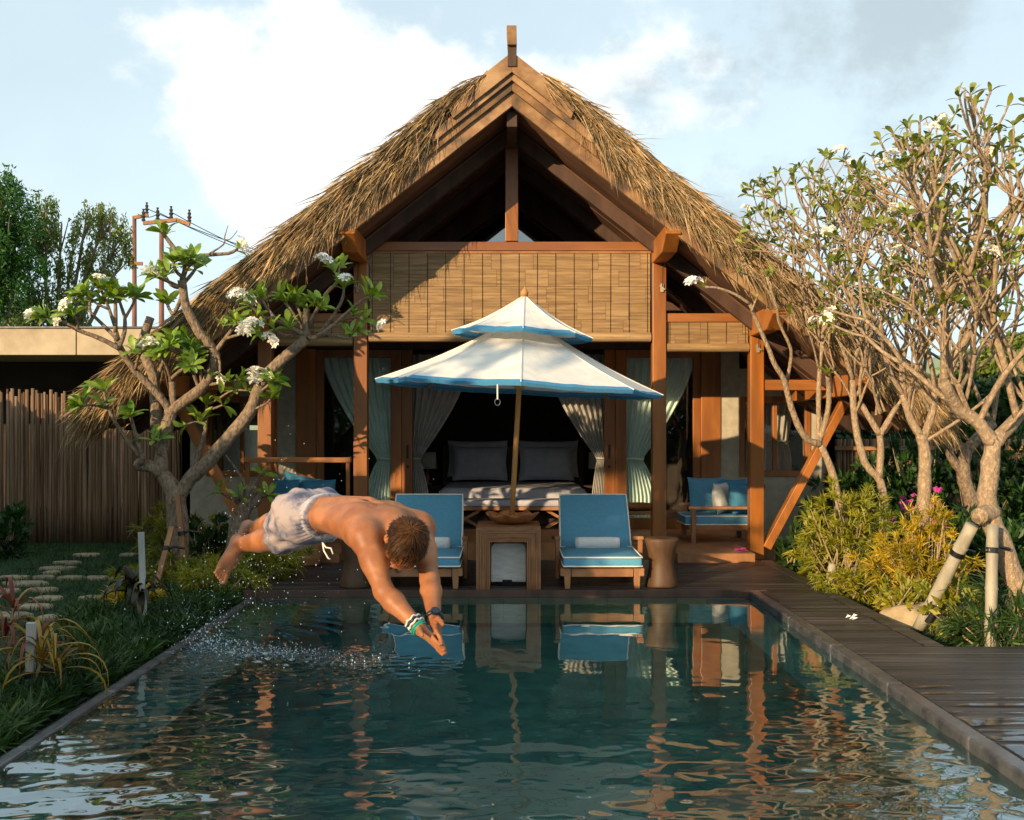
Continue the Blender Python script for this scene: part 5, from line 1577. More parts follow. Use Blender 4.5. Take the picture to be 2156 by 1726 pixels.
for i, (x, Z, rx, h, lab) in enumerate(((1930, 11.6, .9, 1.5, 'dark leafy thicket right of the villa eave'), (2060, 11.2, .9, 1.35, 'dark leafy thicket behind the thick trunk'), (2180, 10.6, .9, 1.5, 'dark leafy thicket at right picture edge'), (1830, 12.0, .5, 1.2, 'dark thicket under the right eave'), (1810, 13.4, .9, 2.0, 'tall dark thicket behind the right reed fence'), (2010, 9.9, .7, .6, 'low dark undergrowth behind the golden shrub'), (2150, 9.0, .8, .55, 'low dark undergrowth right of the golden shrub'))):
    shrub('thicket', lab, 'shrub', GR(x, 1100, Z), rx, .6, h, 2600, .16, .045, 'shrub_d', nst=18, seed=40 + i, tufts=130, group=gd)
def bougainvillea():
    t = thing('bougainvillea', 'small magenta bougainvillea between the shrubs', 'plant', GR(1895, 1100, 9.4))
    r = random.Random(2); st = MB()
    c = Vector(GR(1895, 1100, 9.4))
    for k in range(7):
        top = P(1885 + r.uniform(-35, 90), 1040 + r.uniform(-35, 70), 9.4 + r.uniform(-.2, .2))
        st.tube([c, c.lerp(top, .6) + Vector((0, 0, .1)), top], [.008, .006, .003], 5)
        m = MB()
        for j in range(7):
            q = top + Vector((r.gauss(0, .03), r.gauss(0, .03), r.gauss(0, .03)))
            m.add([q, q + Vector((.03, 0, .015)), q + Vector((.01, -.02, .04)), q + Vector((-.02, .01, .02))], [(0, 1, 2, 3)])
        m.build('blossom', MAT['bougain'], t)
    st.build('stems', MAT['stem'], t)
bougainvillea()

# left planting along the pool
gl = 'shrubs along the left pool edge'
shrub('croton_shrub', 'feathery yellow green shrub at the pool corner below the diver', 'shrub', GR(545, 1230, 8.75), .36, .28, .50, 4200, .10, .010, 'shrub_g', nst=20, seed=21, tufts=110, group=gl)
shrub('croton_shrub', 'feathery yellow shrub under the diver toes beside the pool', 'shrub', GR(445, 1260, 8.1), .36, .3, .40, 3800, .10, .010, 'shrub_g', nst=20, seed=22, tufts=100, group=gl)
shrub('croton_shrub', 'yellow green shrub round the frangipani trunk', 'shrub', GR(365, 1230, 8.7), .42, .3, .40, 3600, .10, .010, 'shrub_g', nst=18, seed=23, tufts=100, group=gl)
shrub('croton_shrub', 'loose olive shrub behind the frangipani trunk', 'shrub', GR(375, 1130, 10.2), .5, .3, .75, 3000, .12, .013, 'shrub_g', nst=18, seed=24, tufts=80, group=gl)
shrub('croton_shrub', 'bright green shrub right of the frangipani trunk', 'shrub', GR(440, 1130, 9.9), .36, .3, .52, 700, .12, .05, 'ground_lf', nst=14, seed=25, tufts=60, group=gl)
shrub('croton_shrub', 'yellow spiky shrub in front of the dark leaved plant', 'shrub', GR(272, 1280, 7.6), .22, .18, .25, 900, .12, .012, 'shrub_y', nst=10, seed=26, tufts=30, group=gl)
shrub('croton_shrub', 'dark bush at left picture edge by the fence', 'shrub', GR(12, 1150, 11.0), .35, .3, .6, 900, .12, .045, 'shrub_d', nst=14, seed=27, tufts=60, group=gl)
def ground_cover():
    n = 15000
    y = rng.uniform(4.2, 8.3, n)
    w = .25 + .75 * np.clip((y - 4.2) / 3.2, 0, 1) * np.where(y > 7.6, .8, 1)
    x = PX0 - .17 - w * rng.random(n) ** 1.2
    A = np.stack([x, y, np.full(n, GZ) + .10 * rng.random(n)], 1)
    D = np.stack([rng.normal(0, .6, n), rng.normal(0, .6, n), rng.uniform(.3, 1.1, n)], 1)
    V, q = blades(A, D, rng.uniform(.07, .17, n), rng.uniform(.012, .022, n), rng.uniform(0, .06, n), rng, seg=2)
    o = bpy.data.objects.new('ground_cover', mesh_np('ground_cover', V, q, MAT['ground_lf'])); COL.objects.link(o)
    tag(o, 'low dark green ground cover along the left pool edge', 'ground cover', kind='stuff')
ground_cover()

def strap_leaf(name, mat, ln=.42, w=.03):
    v = []; f = []; n = 8
    for i in range(n + 1):
        t = i / n
        x = ln * (math.sin(t * 1.9) / 1.9) * 1.35; z = ln * (.62 * t - 1.15 * t * t)
        ww = w * .5 * math.sin(math.pi * min(1, .12 + .88 * t) ** .8) + .001
        v += [(x, -ww, z + ww * .4), (x, 0, z), (x, ww, z + ww * .4)]
    for i in range(n):
        a = i * 3; f += [(a, a + 3, a + 4, a + 1), (a + 1, a + 4, a + 5, a + 2)]
    return MB().add(v, f).mesh(name, mat, True)
def strap_plant(name, label, base, heads, meshes, n, stem_pts, seed):
    r = random.Random(seed)
    t = thing(name, label, 'plant', base)
    m = MB()
    for pts in stem_pts: m.tube(pts, [.012, .010, .008][:len(pts)] if len(pts) == 3 else .01, 6)
    m.build('stems', MAT['stem'], t)
    for h in heads:
        for k in range(n):
            a = k * 2.399 + r.random() * .5
            me = r.choice(meshes); s = r.uniform(.6, 1.08)
            mw = Matrix.Translation(Vector(h) + Vector((0, 0, r.uniform(-.05, .05)))) @ Matrix.Rotation(a, 4, 'Z') @ Matrix.Rotation(R(r.uniform(-55, 12)), 4, 'Y') @ Matrix.Diagonal((s, s, s, 1))
            place('leaf', me, mw, t)
SL_Y, SL_R, SL_D = strap_leaf('leaf', MAT['cordy_y'], .40, .021), strap_leaf('leaf', MAT['cordy_r'], .34, .022), strap_leaf('leaf', MAT['darkleaf'], .30, .055)
Zc = 5.1
strap_plant('cordyline_plant', 'red and yellow strap leaved cordyline tied to a stake, lower left', P(60, 1500, Zc), [P(88, 1395, Zc), P(70, 1370, Zc + .1), P(115, 1400, Zc)], [SL_Y, SL_Y, SL_Y, SL_R], 15,
            [[P(62, 1500, Zc), P(72, 1440, Zc), P(88, 1385, Zc)], [P(58, 1500, Zc), P(62, 1430, Zc), P(72, 1365, Zc + .1)]], 5)
strap_plant('cordyline_plant', 'taller red tinted cordyline cut by the left picture edge', P(5, 1490, Zc + .15), [P(28, 1290, Zc + .2), P(12, 1330, Zc + .1)], [SL_R, SL_R, SL_Y], 12,
            [[P(8, 1490, Zc + .15), P(15, 1400, Zc + .2), P(28, 1280, Zc + .2)]], 6)
strap_plant('dracaena_plant', 'dark purple leaved plant on a grey stake beside the lawn', P(300, 1330, 6.9), [P(280, 1235, 7.0), P(300, 1255, 6.95)], [SL_D], 16,
            [[P(302, 1330, 6.9), P(292, 1280, 6.95), P(282, 1230, 7.0)]], 7)

# stakes, props, small garden fittings
def stake(label, a, b, w, mat, tie=None, round_=False, grp='garden stakes'):
    t = thing('stake', label, 'stake', a, grp)
    a, b = Vector(a), Vector(b)
    if round_:
        n = 5; pts = [a.lerp(b, i / 10) for i in range(11)]
        MB().tube(pts, [w * (1.06 if i in (2, 5, 8) else 1) for i in range(11)], 14).build('pole', MAT[mat], t, smooth=True)
        for q in (.22, .5, .8): 
            c = a.lerp(b, q); d = (b - a).normalized()
            MB().tube([c - d * .006, c + d * .006], w * 1.13, 14).build('node', MAT[mat], t)
    else:
        MB().bar(a, b, w, w * .8, (0, 1, 0)).build('pole', MAT[mat], t, bevel=.004)
    if tie is not None:
        c = a.lerp(b, tie); d = (b - a).normalized()
        MB().tube([c - d * .018, c, c + d * .018], w * (1.15 if round_ else .72), 12).build('tie', MAT['black'], t)
        MB().tube([c, c + Vector((.06, .03, .02)), c + Vector((.14, .06, .0))], .012, 6).build('tie_strap', MAT['black'], t)
stake('weathered grey stake left of the frangipani trunk', P(304, 1335, 6.9), P(297, 1120, 6.95), .038, 'stake_g')
stake('brown stake leaning right against the frangipani trunk', P(392, 1225, 8.75), P(374, 1040, 8.85), .045, 'stake_b', .55)
stake('brown stake leaning left of the frangipani trunk', P(320, 1270, 8.2), P(362, 1110, 8.7), .045, 'stake_b', .7)
stake('squat wooden stake carrying the cordyline, lower left', P(62, 1510, Zc), P(66, 1310, Zc), .042, 'stake_g', .45)
stake('slanted pale bamboo prop tied to the thick trunk', P(1932, 1325, 6.85), P(2046, 1105, 6.5), .042, 'bamboo', .74, True, 'bamboo props')
stake('upright pale bamboo prop with split top beside the thick trunk', P(2084, 1375, 6.25), P(2089, 1105, 6.35), .036, 'bamboo', .80, True, 'bamboo props')
stake('short cut bamboo stub beside the walkway', P(1745, 1232, 8.4), P(1752, 1188, 8.45), .032, 'bamboo', None, True, 'bamboo props')
stake('short brown post behind the upright bamboo prop', P(2105, 1340, 7.2), P(2105, 1265, 7.2), .09, 'stake_b')
def rock(label, c, r, seed):
    rr = np.random.default_rng(seed)
    import bmesh
    bm = bmesh.new(); bmesh.ops.create_icosphere(bm, subdivisions=4, radius=1)
    ph = rr.random((6, 3)) * 6; fr = rr.normal(0, 2.4, (6, 3))
    for v in bm.verts:
        p = np.array(v.co[:]); k = 1 + .09 * sum(math.sin(fr[i] @ p + ph[i, 0]) for i in range(6)) / 1.6 + .03 * math.sin(9 * p[0] + 5 * p[2]) * math.sin(8 * p[1])
        v.co = Vector((p[0] * r[0] * k, p[1] * r[1] * k, max(-.4, p[2]) * r[2] * k))
    me = bpy.data.meshes.new('rock'); bm.to_mesh(me); bm.free(); me.materials.append(MAT['rock'])
    me.polygons.foreach_set('use_smooth', [True] * len(me.polygons))
    o = bpy.data.objects.new('rock', me); COL.objects.link(o); o.location = c
    tag(o, label, 'rock', 'garden rocks')
rock('pale limestone boulder beside the walkway edge', (2.90, 7.10, GZ + .03), (.25, .17, .13), 1)
rock('small pale rock right of the slanted bamboo prop', (P(2040, 1310, 7.0).x, 7.0, GZ + .02), (.13, .1, .09), 2)
rock('brown earthy rock at right edge behind palm fronds', (P(2135, 1320, 6.7).x, 6.75, GZ + .02), (.16, .12, .22), 3)
def spotlight():
    c = P(1962, 1310, 6.75); c.z = GZ
    t = thing('garden_spotlight', 'small black garden spotlight beside the slanted bamboo prop', 'spotlight', c)
    MB().tube([c, c + Vector((0, 0, .12))], .008, 8).build('spike', MAT['black'], t)
    MB().tube([c + Vector((-.02, .02, .10)), c + Vector((.03, -.02, .22))], .028, 14).build('housing', MAT['black'], t, smooth=False)
    MB().tube([c + Vector((.031, -.0205, .2215)), c + Vector((.0325, -.021, .2245))], .022, 14).build('lens', MAT['metal'], t)
spotlight()
# ------------------------------------------------------------------ fence, neighbours, distance
def reed_fence():
    t = thing('reed_fence', 'tall fence of upright brown reed poles left of the villa', 'fence', (-5.0, 12.4, GZ))
    ms = []
    for k in range(5):
        r = random.Random(k); m = MB()
        pts = [(r.uniform(-.004, .004), r.uniform(-.004, .004), z) for z in (0, .45, .9, 1.35, 1.8)]
        m.tube(pts, [.021, .020, .019, .018, .017], 7); ms.append(m.mesh('reed_pole', MAT['reed'], True))
    x = -8.2
    while x < -3.55:
        h = 1.0 + rnd.uniform(-.025, .035); w = rnd.uniform(.75, 1.25)
        place('reed_pole', rnd.choice(ms), Matrix.Translation((x, 12.4 + rnd.uniform(-.025, .025), GZ)) @ Matrix.Rotation(R(rnd.uniform(-.8, .8)), 4, 'Y') @ Matrix.Diagonal((w, w, h * 1.035, 1)), t)
        x += .0235 * (w + .75) * .8
    for z in (.35, 1.45): MB().bar((-8.2, 12.445, z), (-3.5, 12.445, z), .03, .05).build('fence_rail', MAT['darkwood'], t)
    t = thing('reed_fence', 'dark reed fence under the right eave behind the grove', 'fence', (4.6, 12.6, GZ))
    x = 3.75
    while x < 6.6:
        w = rnd.uniform(.9, 1.5)
        place('reed_pole', rnd.choice(ms), Matrix.Translation((x, 12.6 + rnd.uniform(-.02, .02), GZ)) @ Matrix.Diagonal((w, w, .72, 1)), t); x += .034 * w
    MB().bar((3.75, 12.56, 1.12), (6.6, 12.56, 1.12), .04, .05).build('fence_rail', MAT['stake_b'], t)
reed_fence()

def pavilion():
    t = thing('neighbouring_pavilion', 'flat roofed pavilion with cream fascia behind the reed fence', 'pavilion', (-8, 15.5, GZ))
    for k in range(6): MB().span((-14 + k * 1.567 + .006, 14.2 + .004 * (k % 2), 2.42), (-14 + (k + 1) * 1.567 - .006, 14.349, 2.80)).build('fascia_panel', MAT['cream'], t, bevel=.008)
    MB().span((-14, 14.17, 2.801), (-4.6, 14.5, 2.825)).build('flashing', MAT['coping'], t)
    MB().span((-14, 14.35, 2.55), (-4.6, 19, 2.75)).build('roof_slab', MAT['cream'], t)
    MB().span((-14, 17.5, GZ), (-4.6, 17.7, 2.54)).build('wall', MAT['room'], t)
    for x in (-9.5, -5.2): MB().span((x - .12, 14.5, GZ), (x + .12, 14.74, 2.54)).build('post', MAT['room'], t)
    w = MB().span((-6.75, 17.42, 1.6), (-6.2, 17.499, 2.15)).build('window', MAT['darkwood'], t)
    MB().span((-6.71, 17.40, 1.64), (-6.24, 17.419, 2.11)).build('pane', MAT['gableglass'], w)
pavilion()

def utility_pole(label, x, ytop, ybase, Z, arms):
    t = thing('utility_pole', label, 'utility pole', (P(x, 905, Z).x, Z, GZ), 'utility poles')
    s = Z / F_PX; top = P(x, ytop, Z); X = top.x
    MB().tube([(X, Z, GZ), (X, Z, top.z)], [.13, .085], 10).build('pole', MAT['pole_rust'], t, smooth=True)
    for (xa, ya, xb, yb, ins) in arms:
        a, b = P(xa, ya, Z - .12), P(xb, yb, Z - .12)
        arm = MB().bar(a, b, .12, .14).build('crossarm', MAT['stake_b'], t)
        for q in ins:
            c = a.lerp(b, q) + Vector((0, 0, .07))
            MB().lathe([(.05, 0), (.09, .06), (.05, .12), (.10, .2), (.05, .26), (.08, .36), (.03, .42), (.06, .5)], c, 8).build('insulator', MAT['insul'], t)
    return t
utility_pole('nearer rust red utility pole with long crossarm behind the frangipani', 340, 462, 690, 40, [(302, 470, 373, 463, (.0, .42, .82)), (372, 463, 400, 472, (.95,))])
utility_pole('thinner rust red utility pole at left beside the feathery tree', 283, 455, 690, 44, [(283, 458, 312, 453, (.9,)), (275, 555, 300, 555, ())])
for i, (a, b, lab) in enumerate(((P(311, 440, 39.6), P(700, 560, 46), 'uppermost power line running behind the thatch'), (P(335, 448, 39.8), P(720, 585, 46), 'middle power line running behind the thatch'), (P(361, 447, 39.8), P(740, 600, 46), 'lowest power line running behind the thatch'), (P(290, 450, 43.8), P(335, 448, 39.8), 'short power line between the two poles'))):
    m = MB(); pts = []
    for k in range(13):
        u = k / 12; p = a.lerp(b, u); p.z -= .5 * 4 * u * (1 - u) * ((b - a).length / 14); pts.append(p)
    tag(m.tube(pts, .018, 5).build('power_line', MAT['insul']), lab, 'power line', 'power lines')

def leafy_tree(label, base, limbs, clumps, mat, n, ll, lw, seed, hang=.0, group='background trees', trunk_r=.18):
    r = np.random.default_rng(seed); rr = random.Random(seed)
    t = thing('leafy_tree', label, 'tree', base, group)
    m = MB(); base = Vector(base)
    tops = [Vector(c[0]) for c in clumps]
    cen = sum(tops, Vector()) / len(tops)
    fork = base.lerp(cen, .45); fork.x = base.x + (cen.x - base.x) * .3
    m.tube([base, base.lerp(fork, .5) + Vector((.05, 0, 0)), fork], [trunk_r, trunk_r * .85, trunk_r * .7], 9)
    m.build('trunk', MAT['bark'], t, smooth=True)
    b = MB()
    for c in tops:
        mid = fork.lerp(c, .5) + Vector((rr.uniform(-.2, .2), rr.uniform(-.2, .2), .1))
        b.tube([fork, mid, c], [trunk_r * .45, trunk_r * .25, .02], 6)
        for k in range(4):
            q = c + Vector((rr.gauss(0, .25), rr.gauss(0, .25), rr.gauss(-.1, .15))); b.tube([mid.lerp(c, .6), q], [trunk_r * .14, .01], 5)
    b.build('branches', MAT['bark'], t, smooth=True)
    tot = sum(c[1] ** 2 for c in clumps); Vs = []; Qs = []; off = 0
    for c, rad in clumps:
        k = int(n * rad ** 2 / tot); ns = max(8, k // 75)
        # sprays: small bunches spread through the clump
        sp = r.normal(size=(ns, 3)); sp /= np.linalg.norm(sp, axis=1, keepdims=True); sp *= (rad * r.random(ns) ** .45)[:, None] * [1, 1, .72]
        sp += np.array(Vector(c)[:])
        i = r.integers(ns, size=k)
        A = sp[i] + r.normal(0, rad * .095, (k, 3)) * [1, 1, .7]; A[:, 2] -= hang * r.random(k) * rad
        D = r.normal(0, .6, (k, 3)) + [0, 0, -hang]
        V, q = leaf_cards(A, D, r.uniform(.6, 1.2, k) * ll, r.uniform(.7, 1.2, k) * lw, r)
        Vs.append(V); Qs.append(q + off); off += len(V)
    o = bpy.data.objects.new('crown', mesh_np('crown', np.concatenate(Vs), np.concatenate(Qs), MAT[mat])); COL.objects.link(o); attach(o, t)
Z = 24.0
leafy_tree('dense dark green tree at the left picture edge', (P(-40, 905, Z).x, Z, GZ), None,
           [(P(-20, 420, Z), 1.05), (P(15, 385, Z), .62), (P(20, 470, Z), .72), (P(-30, 520, Z), 1.1), (P(30, 540, Z), .7), (P(-10, 600, Z), .9), (P(-100, 480, Z), 1.3)], 'tree_d', 26000, .12, .045, 3, .6)
Z = 26.0
leafy_tree('feathery light green tree beside the utility poles', (P(110, 905, Z).x, Z, GZ), None,
           [(P(98, 430, Z), .55), (P(85, 490, Z), .65), (P(130, 470, Z), .6), (P(185, 440, Z), .55), (P(225, 455, Z), .62), (P(258, 490, Z), .45), (P(205, 510, Z), .62), (P(265, 530, Z), .3), (P(150, 540, Z), .5), (P(205, 565, Z), .35),
            (P(60, 600, Z), 1.0), (P(120, 620, Z), .9), (P(30, 660, Z), 1.0), (P(150, 650, Z), .7)], 'tree_l', 15000, .13, .042, 4, 1.0)
Z = 30.0
leafy_tree('pale tree far behind the right grove', (P(2090, 905, Z).x, Z, GZ), None,
           [(P(2060, 780, Z), 1.1), (P(2120, 760, Z), 1.3), (P(2180, 740, Z), 1.3), (P(2020, 840, Z), 1.1), (P(2100, 850, Z), 1.2), (P(2180, 860, Z), 1.2), (P(1960, 860, Z), .9)], 'tree_l', 14000, .26, .10, 6, .3)
Z = 20.0
leafy_tree('dark tree behind the right grove near the villa eave', (P(2000, 905, Z).x, Z, GZ), None,
           [(P(1960, 900, Z), .9), (P(2050, 900, Z), .9), (P(2130, 900, Z), .9), (P(2000, 960, Z), .9), (P(2100, 970, Z), 1.0), (P(2180, 930, Z), 1.0)], 'tree_d', 12000, .2, .08, 8, .2)

# out of frame: sunny-side hedges added and shaped for their shade, plus garden behind camera
def hedge(label, x0, y0, x1, y1, h, thick, n, seed, mat='tree_d'):
    r = np.random.default_rng(seed)
    t = thing('hedge', label, 'hedge', ((x0 + x1) / 2, (y0 + y1) / 2, GZ), 'clipped hedges beside the garden')
    k = max(2, int(math.hypot(x1 - x0, y1 - y0) / .8)); m = MB()
    for i in range(k + 1):
        u = i / k; x, y = x0 + (x1 - x0) * u, y0 + (y1 - y0) * u
        m.tube([(x, y, GZ), (x + .05, y, h * .8)], [.04, .02], 6)
    m.build('stems', MAT['bark'], t)
    u = r.random(n); off = r.uniform(-1, 1, n) * thick / 2
    dx, dy = x1 - x0, y1 - y0; L_ = math.hypot(dx, dy)
    topv = h * (1 + .05 * np.sin(u * L_ * 2.1) + .035 * np.sin(u * L_ * 5.7 + 1))
    z = GZ + (topv - GZ) * r.random(n) ** .8
    A = np.stack([x0 + dx * u - dy / L_ * off, y0 + dy * u + dx / L_ * off, z], 1)
    D = r.normal(0, 1, (n, 3)) + [0, 0, .3]
    V, q = leaf_cards(A, D, r.uniform(.10, .2, n), r.uniform(.06, .1, n), r)
    o = bpy.data.objects.new('foliage', mesh_np('foliage', V, q, MAT[mat])); COL.objects.link(o); attach(o, t)
HX = -7.2  # line of added hedges, each height set by the shade wanted
hedge('unseen tall hedge added for its shade on the sunny side', HX, 4.7, HX, 9.0, 2.35, .9, 16000, 1)
hedge('unseen hedge added on the sunny side to shade the leaning frangipani', HX, 1.5, HX, 4.6, 2.85, .9, 14000, 6)
hedge('unseen tallest hedge added on the sunny side to shade the lounge chairs', HX, -1.6, HX, 1.4, 3.75, .9, 17000, 5)
hedge('unseen hedge added on the sunny side to shade the reed fence', HX, 9.1, HX, 12.2, 1.95, .8, 12000, 4)
hedge('unseen lower hedge added on the sunny side to shade the left ground', HX, -10.0, HX, -1.7, 2.0, .9, 26000, 2)
hedge('dark hedge behind the right reed fence', 3.9, 13.9, 9.0, 13.9, 2.1, .8, 16000, 9, 'shrub_d')
hedge('hedge closing the garden behind the viewer', -6, -7, 8, -7, 2.4, .9, 24000, 3)
for i, (x, y, z, rad, n, lab, cl) in enumerate(((-8.6, -3.1, 5.15, .6, 40, 'thin leaved tree on the sunny side, out of view', ((0, 0, 1), (.7, -.25, .8))),
        (-8.9, -1.0, 5.0, .6, 220, 'broad crowned tree added out of view to shade the right curtain', ((0, .05, 1), (.2, .5, .7))))):  # broad tree added to keep sun off the right door curtain
    leafy_tree(lab, (x, y, GZ), None, [((x, y + dy, z + dz), rad * q) for dy, dz, q in cl], 'tree_d', n, .40, .14, 60 + i, .2, 'trees beyond the hedge', .09)
for i, (x, y) in enumerate(((-5, -11), (0.5, -13), (5.5, -11), (10, -9))):
    leafy_tree(('first', 'second', 'third', 'last')[i] + ' garden tree from the left behind the viewer', (x, y, GZ), None,
               [((x + rnd.uniform(-1, 1), y + rnd.uniform(-.5, .5), 3.2 + rnd.uniform(-.6, 1.2)), 1.1) for _ in range(6)], 'tree_d', 5000, .26, .10, 70 + i, .2, 'trees beyond the hedge', .12)
# ------------------------------------------------------------------ the diver
class SDF:
    def __init__(s, lo, hi, h):
        s.h = h; s.lo = np.array(lo, np.float32)
        s.n = np.ceil((np.array(hi) - s.lo) / h).astype(int) + 1
        s.F = np.full(s.n, .25, np.float32)
    def sub(s, lo, hi):
        a = np.clip(np.floor((np.array(lo) - s.lo) / s.h).astype(int), 0, s.n - 1); b = np.clip(np.ceil((np.array(hi) - s.lo) / s.h).astype(int) + 1, 1, s.n)
        sl = tuple(slice(a[i], b[i]) for i in range(3))
        g = np.meshgrid(*[s.lo[i] + s.h * np.arange(a[i], b[i], dtype=np.float32) for i in range(3)], indexing='ij')
        return sl, np.stack(g, -1)
    def smin(s, sl, d, k):
        f = s.F[sl]
        if k <= 0: s.F[sl] = np.minimum(f, d); return
        hh = np.clip(.5 + .5 * (f - d) / k, 0, 1)
        s.F[sl] = f * (1 - hh) + d * hh - k * hh * (1 - hh)
    def smax(s, sl, d, k):           # carve: max(f, -d)
        f = s.F[sl]; d = -d
        hh = np.clip(.5 - .5 * (f - d) / k, 0, 1)
        s.F[sl] = f * (1 - hh) + d * hh + k * hh * (1 - hh)
    def cone(s, a, b, r1, r2, k=.02, carve=False, plane=None):
        a, b = np.array(a, np.float32), np.array(b, np.float32); m = max(r1, r2) + k * 2 + .03
        sl, p = s.sub(np.minimum(a, b) - m, np.maximum(a, b) + m)
        ba = b - a; t = np.clip(((p - a) @ ba) / (ba @ ba + 1e-9), 0, 1)
        d = np.linalg.norm(p - a - t[..., None] * ba, axis=-1) - (r1 + (r2 - r1) * t)
        if plane is not None:
            q, nn = plane; d = np.maximum(d, (p - np.array(q, np.float32)) @ np.array(nn, np.float32))
        (s.smax if carve else s.smin)(sl, d, k)
    def ell(s, c, frame, rad, k=.03, carve=False, plane=None):
        c = np.array(c, np.float32); Fm = np.array([v[:] for v in frame], np.float32); rad = np.array(rad, np.float32); m = rad.max() + k * 2 + .03
        sl, p = s.sub(c - m, c + m)
        q = (p - c) @ Fm.T
        k0 = np.linalg.norm(q / rad, axis=-1); k1 = np.linalg.norm(q / rad ** 2, axis=-1) + 1e-6
        d = k0 * (k0 - 1) / k1
        if plane is not None:
            o_, nn = plane; d = np.maximum(d, (p - np.array(o_, np.float32)) @ np.array(nn, np.float32))
        (s.smax if carve else s.smin)(sl, d, k)
    def surface(s):
        """naive surface nets"""
        F = s.F; n = s.n; ins = F < 0
        c = [ins[dx:n[0] - 1 + dx, dy:n[1] - 1 + dy, dz:n[2] - 1 + dz] for dx in (0, 1) for dy in (0, 1) for dz in (0, 1)]
        cnt = sum(x.astype(np.int8) for x in c)
        act = (cnt > 0) & (cnt < 8); I = np.argwhere(act)
        idx = np.full(act.shape, -1, np.int32); idx[act] = np.arange(len(I))
        acc = np.zeros((len(I), 3), np.float64); w = np.zeros(len(I))
        co = [(dx, dy, dz) for dx in (0, 1) for dy in (0, 1) for dz in (0, 1)]
        val = [F[I[:, 0] + o[0], I[:, 1] + o[1], I[:, 2] + o[2]] for o in co]
        for i in range(8):
            for j in range(i + 1, 8):
                if sum(abs(co[i][k] - co[j][k]) for k in range(3)) != 1: continue
                a, b = val[i], val[j]; m = (a < 0) != (b < 0)
                t = np.where(m, a / (a - b + 1e-12), 0)
                pa, pb = np.array(co[i], float), np.array(co[j], float)
                acc += np.where(m[:, None], pa + (pb - pa) * t[:, None], 0); w += m
        V = (I + acc / w[:, None]) * s.h + s.lo
        Q = []
        for ax in range(3):
            u, v = (ax + 1) % 3, (ax + 2) % 3
            s0 = [slice(None)] * 3; s1 = [slice(None)] * 3
            s0[ax] = slice(0, -1); s1[ax] = slice(1, None)
            A, B = ins[tuple(s0)], ins[tuple(s1)]
            e = np.argwhere(A != B)
            e = e[(e[:, u] > 0) & (e[:, v] > 0) & (e[:, u] < n[u] - 1) & (e[:, v] < n[v] - 1)]
            d_u = np.zeros(3, int); d_u[u] = 1; d_v = np.zeros(3, int); d_v[v] = 1
            g = lambda o: idx[tuple((e - o).T)]
            q = np.stack([g(d_u + d_v), g(d_v), g(0 * d_u), g(d_u)], 1)
            flip = ~A[tuple(e.T)]
            q[flip] = q[flip][:, ::-1]
            Q.append(q)
        return V, np.concatenate(Q)

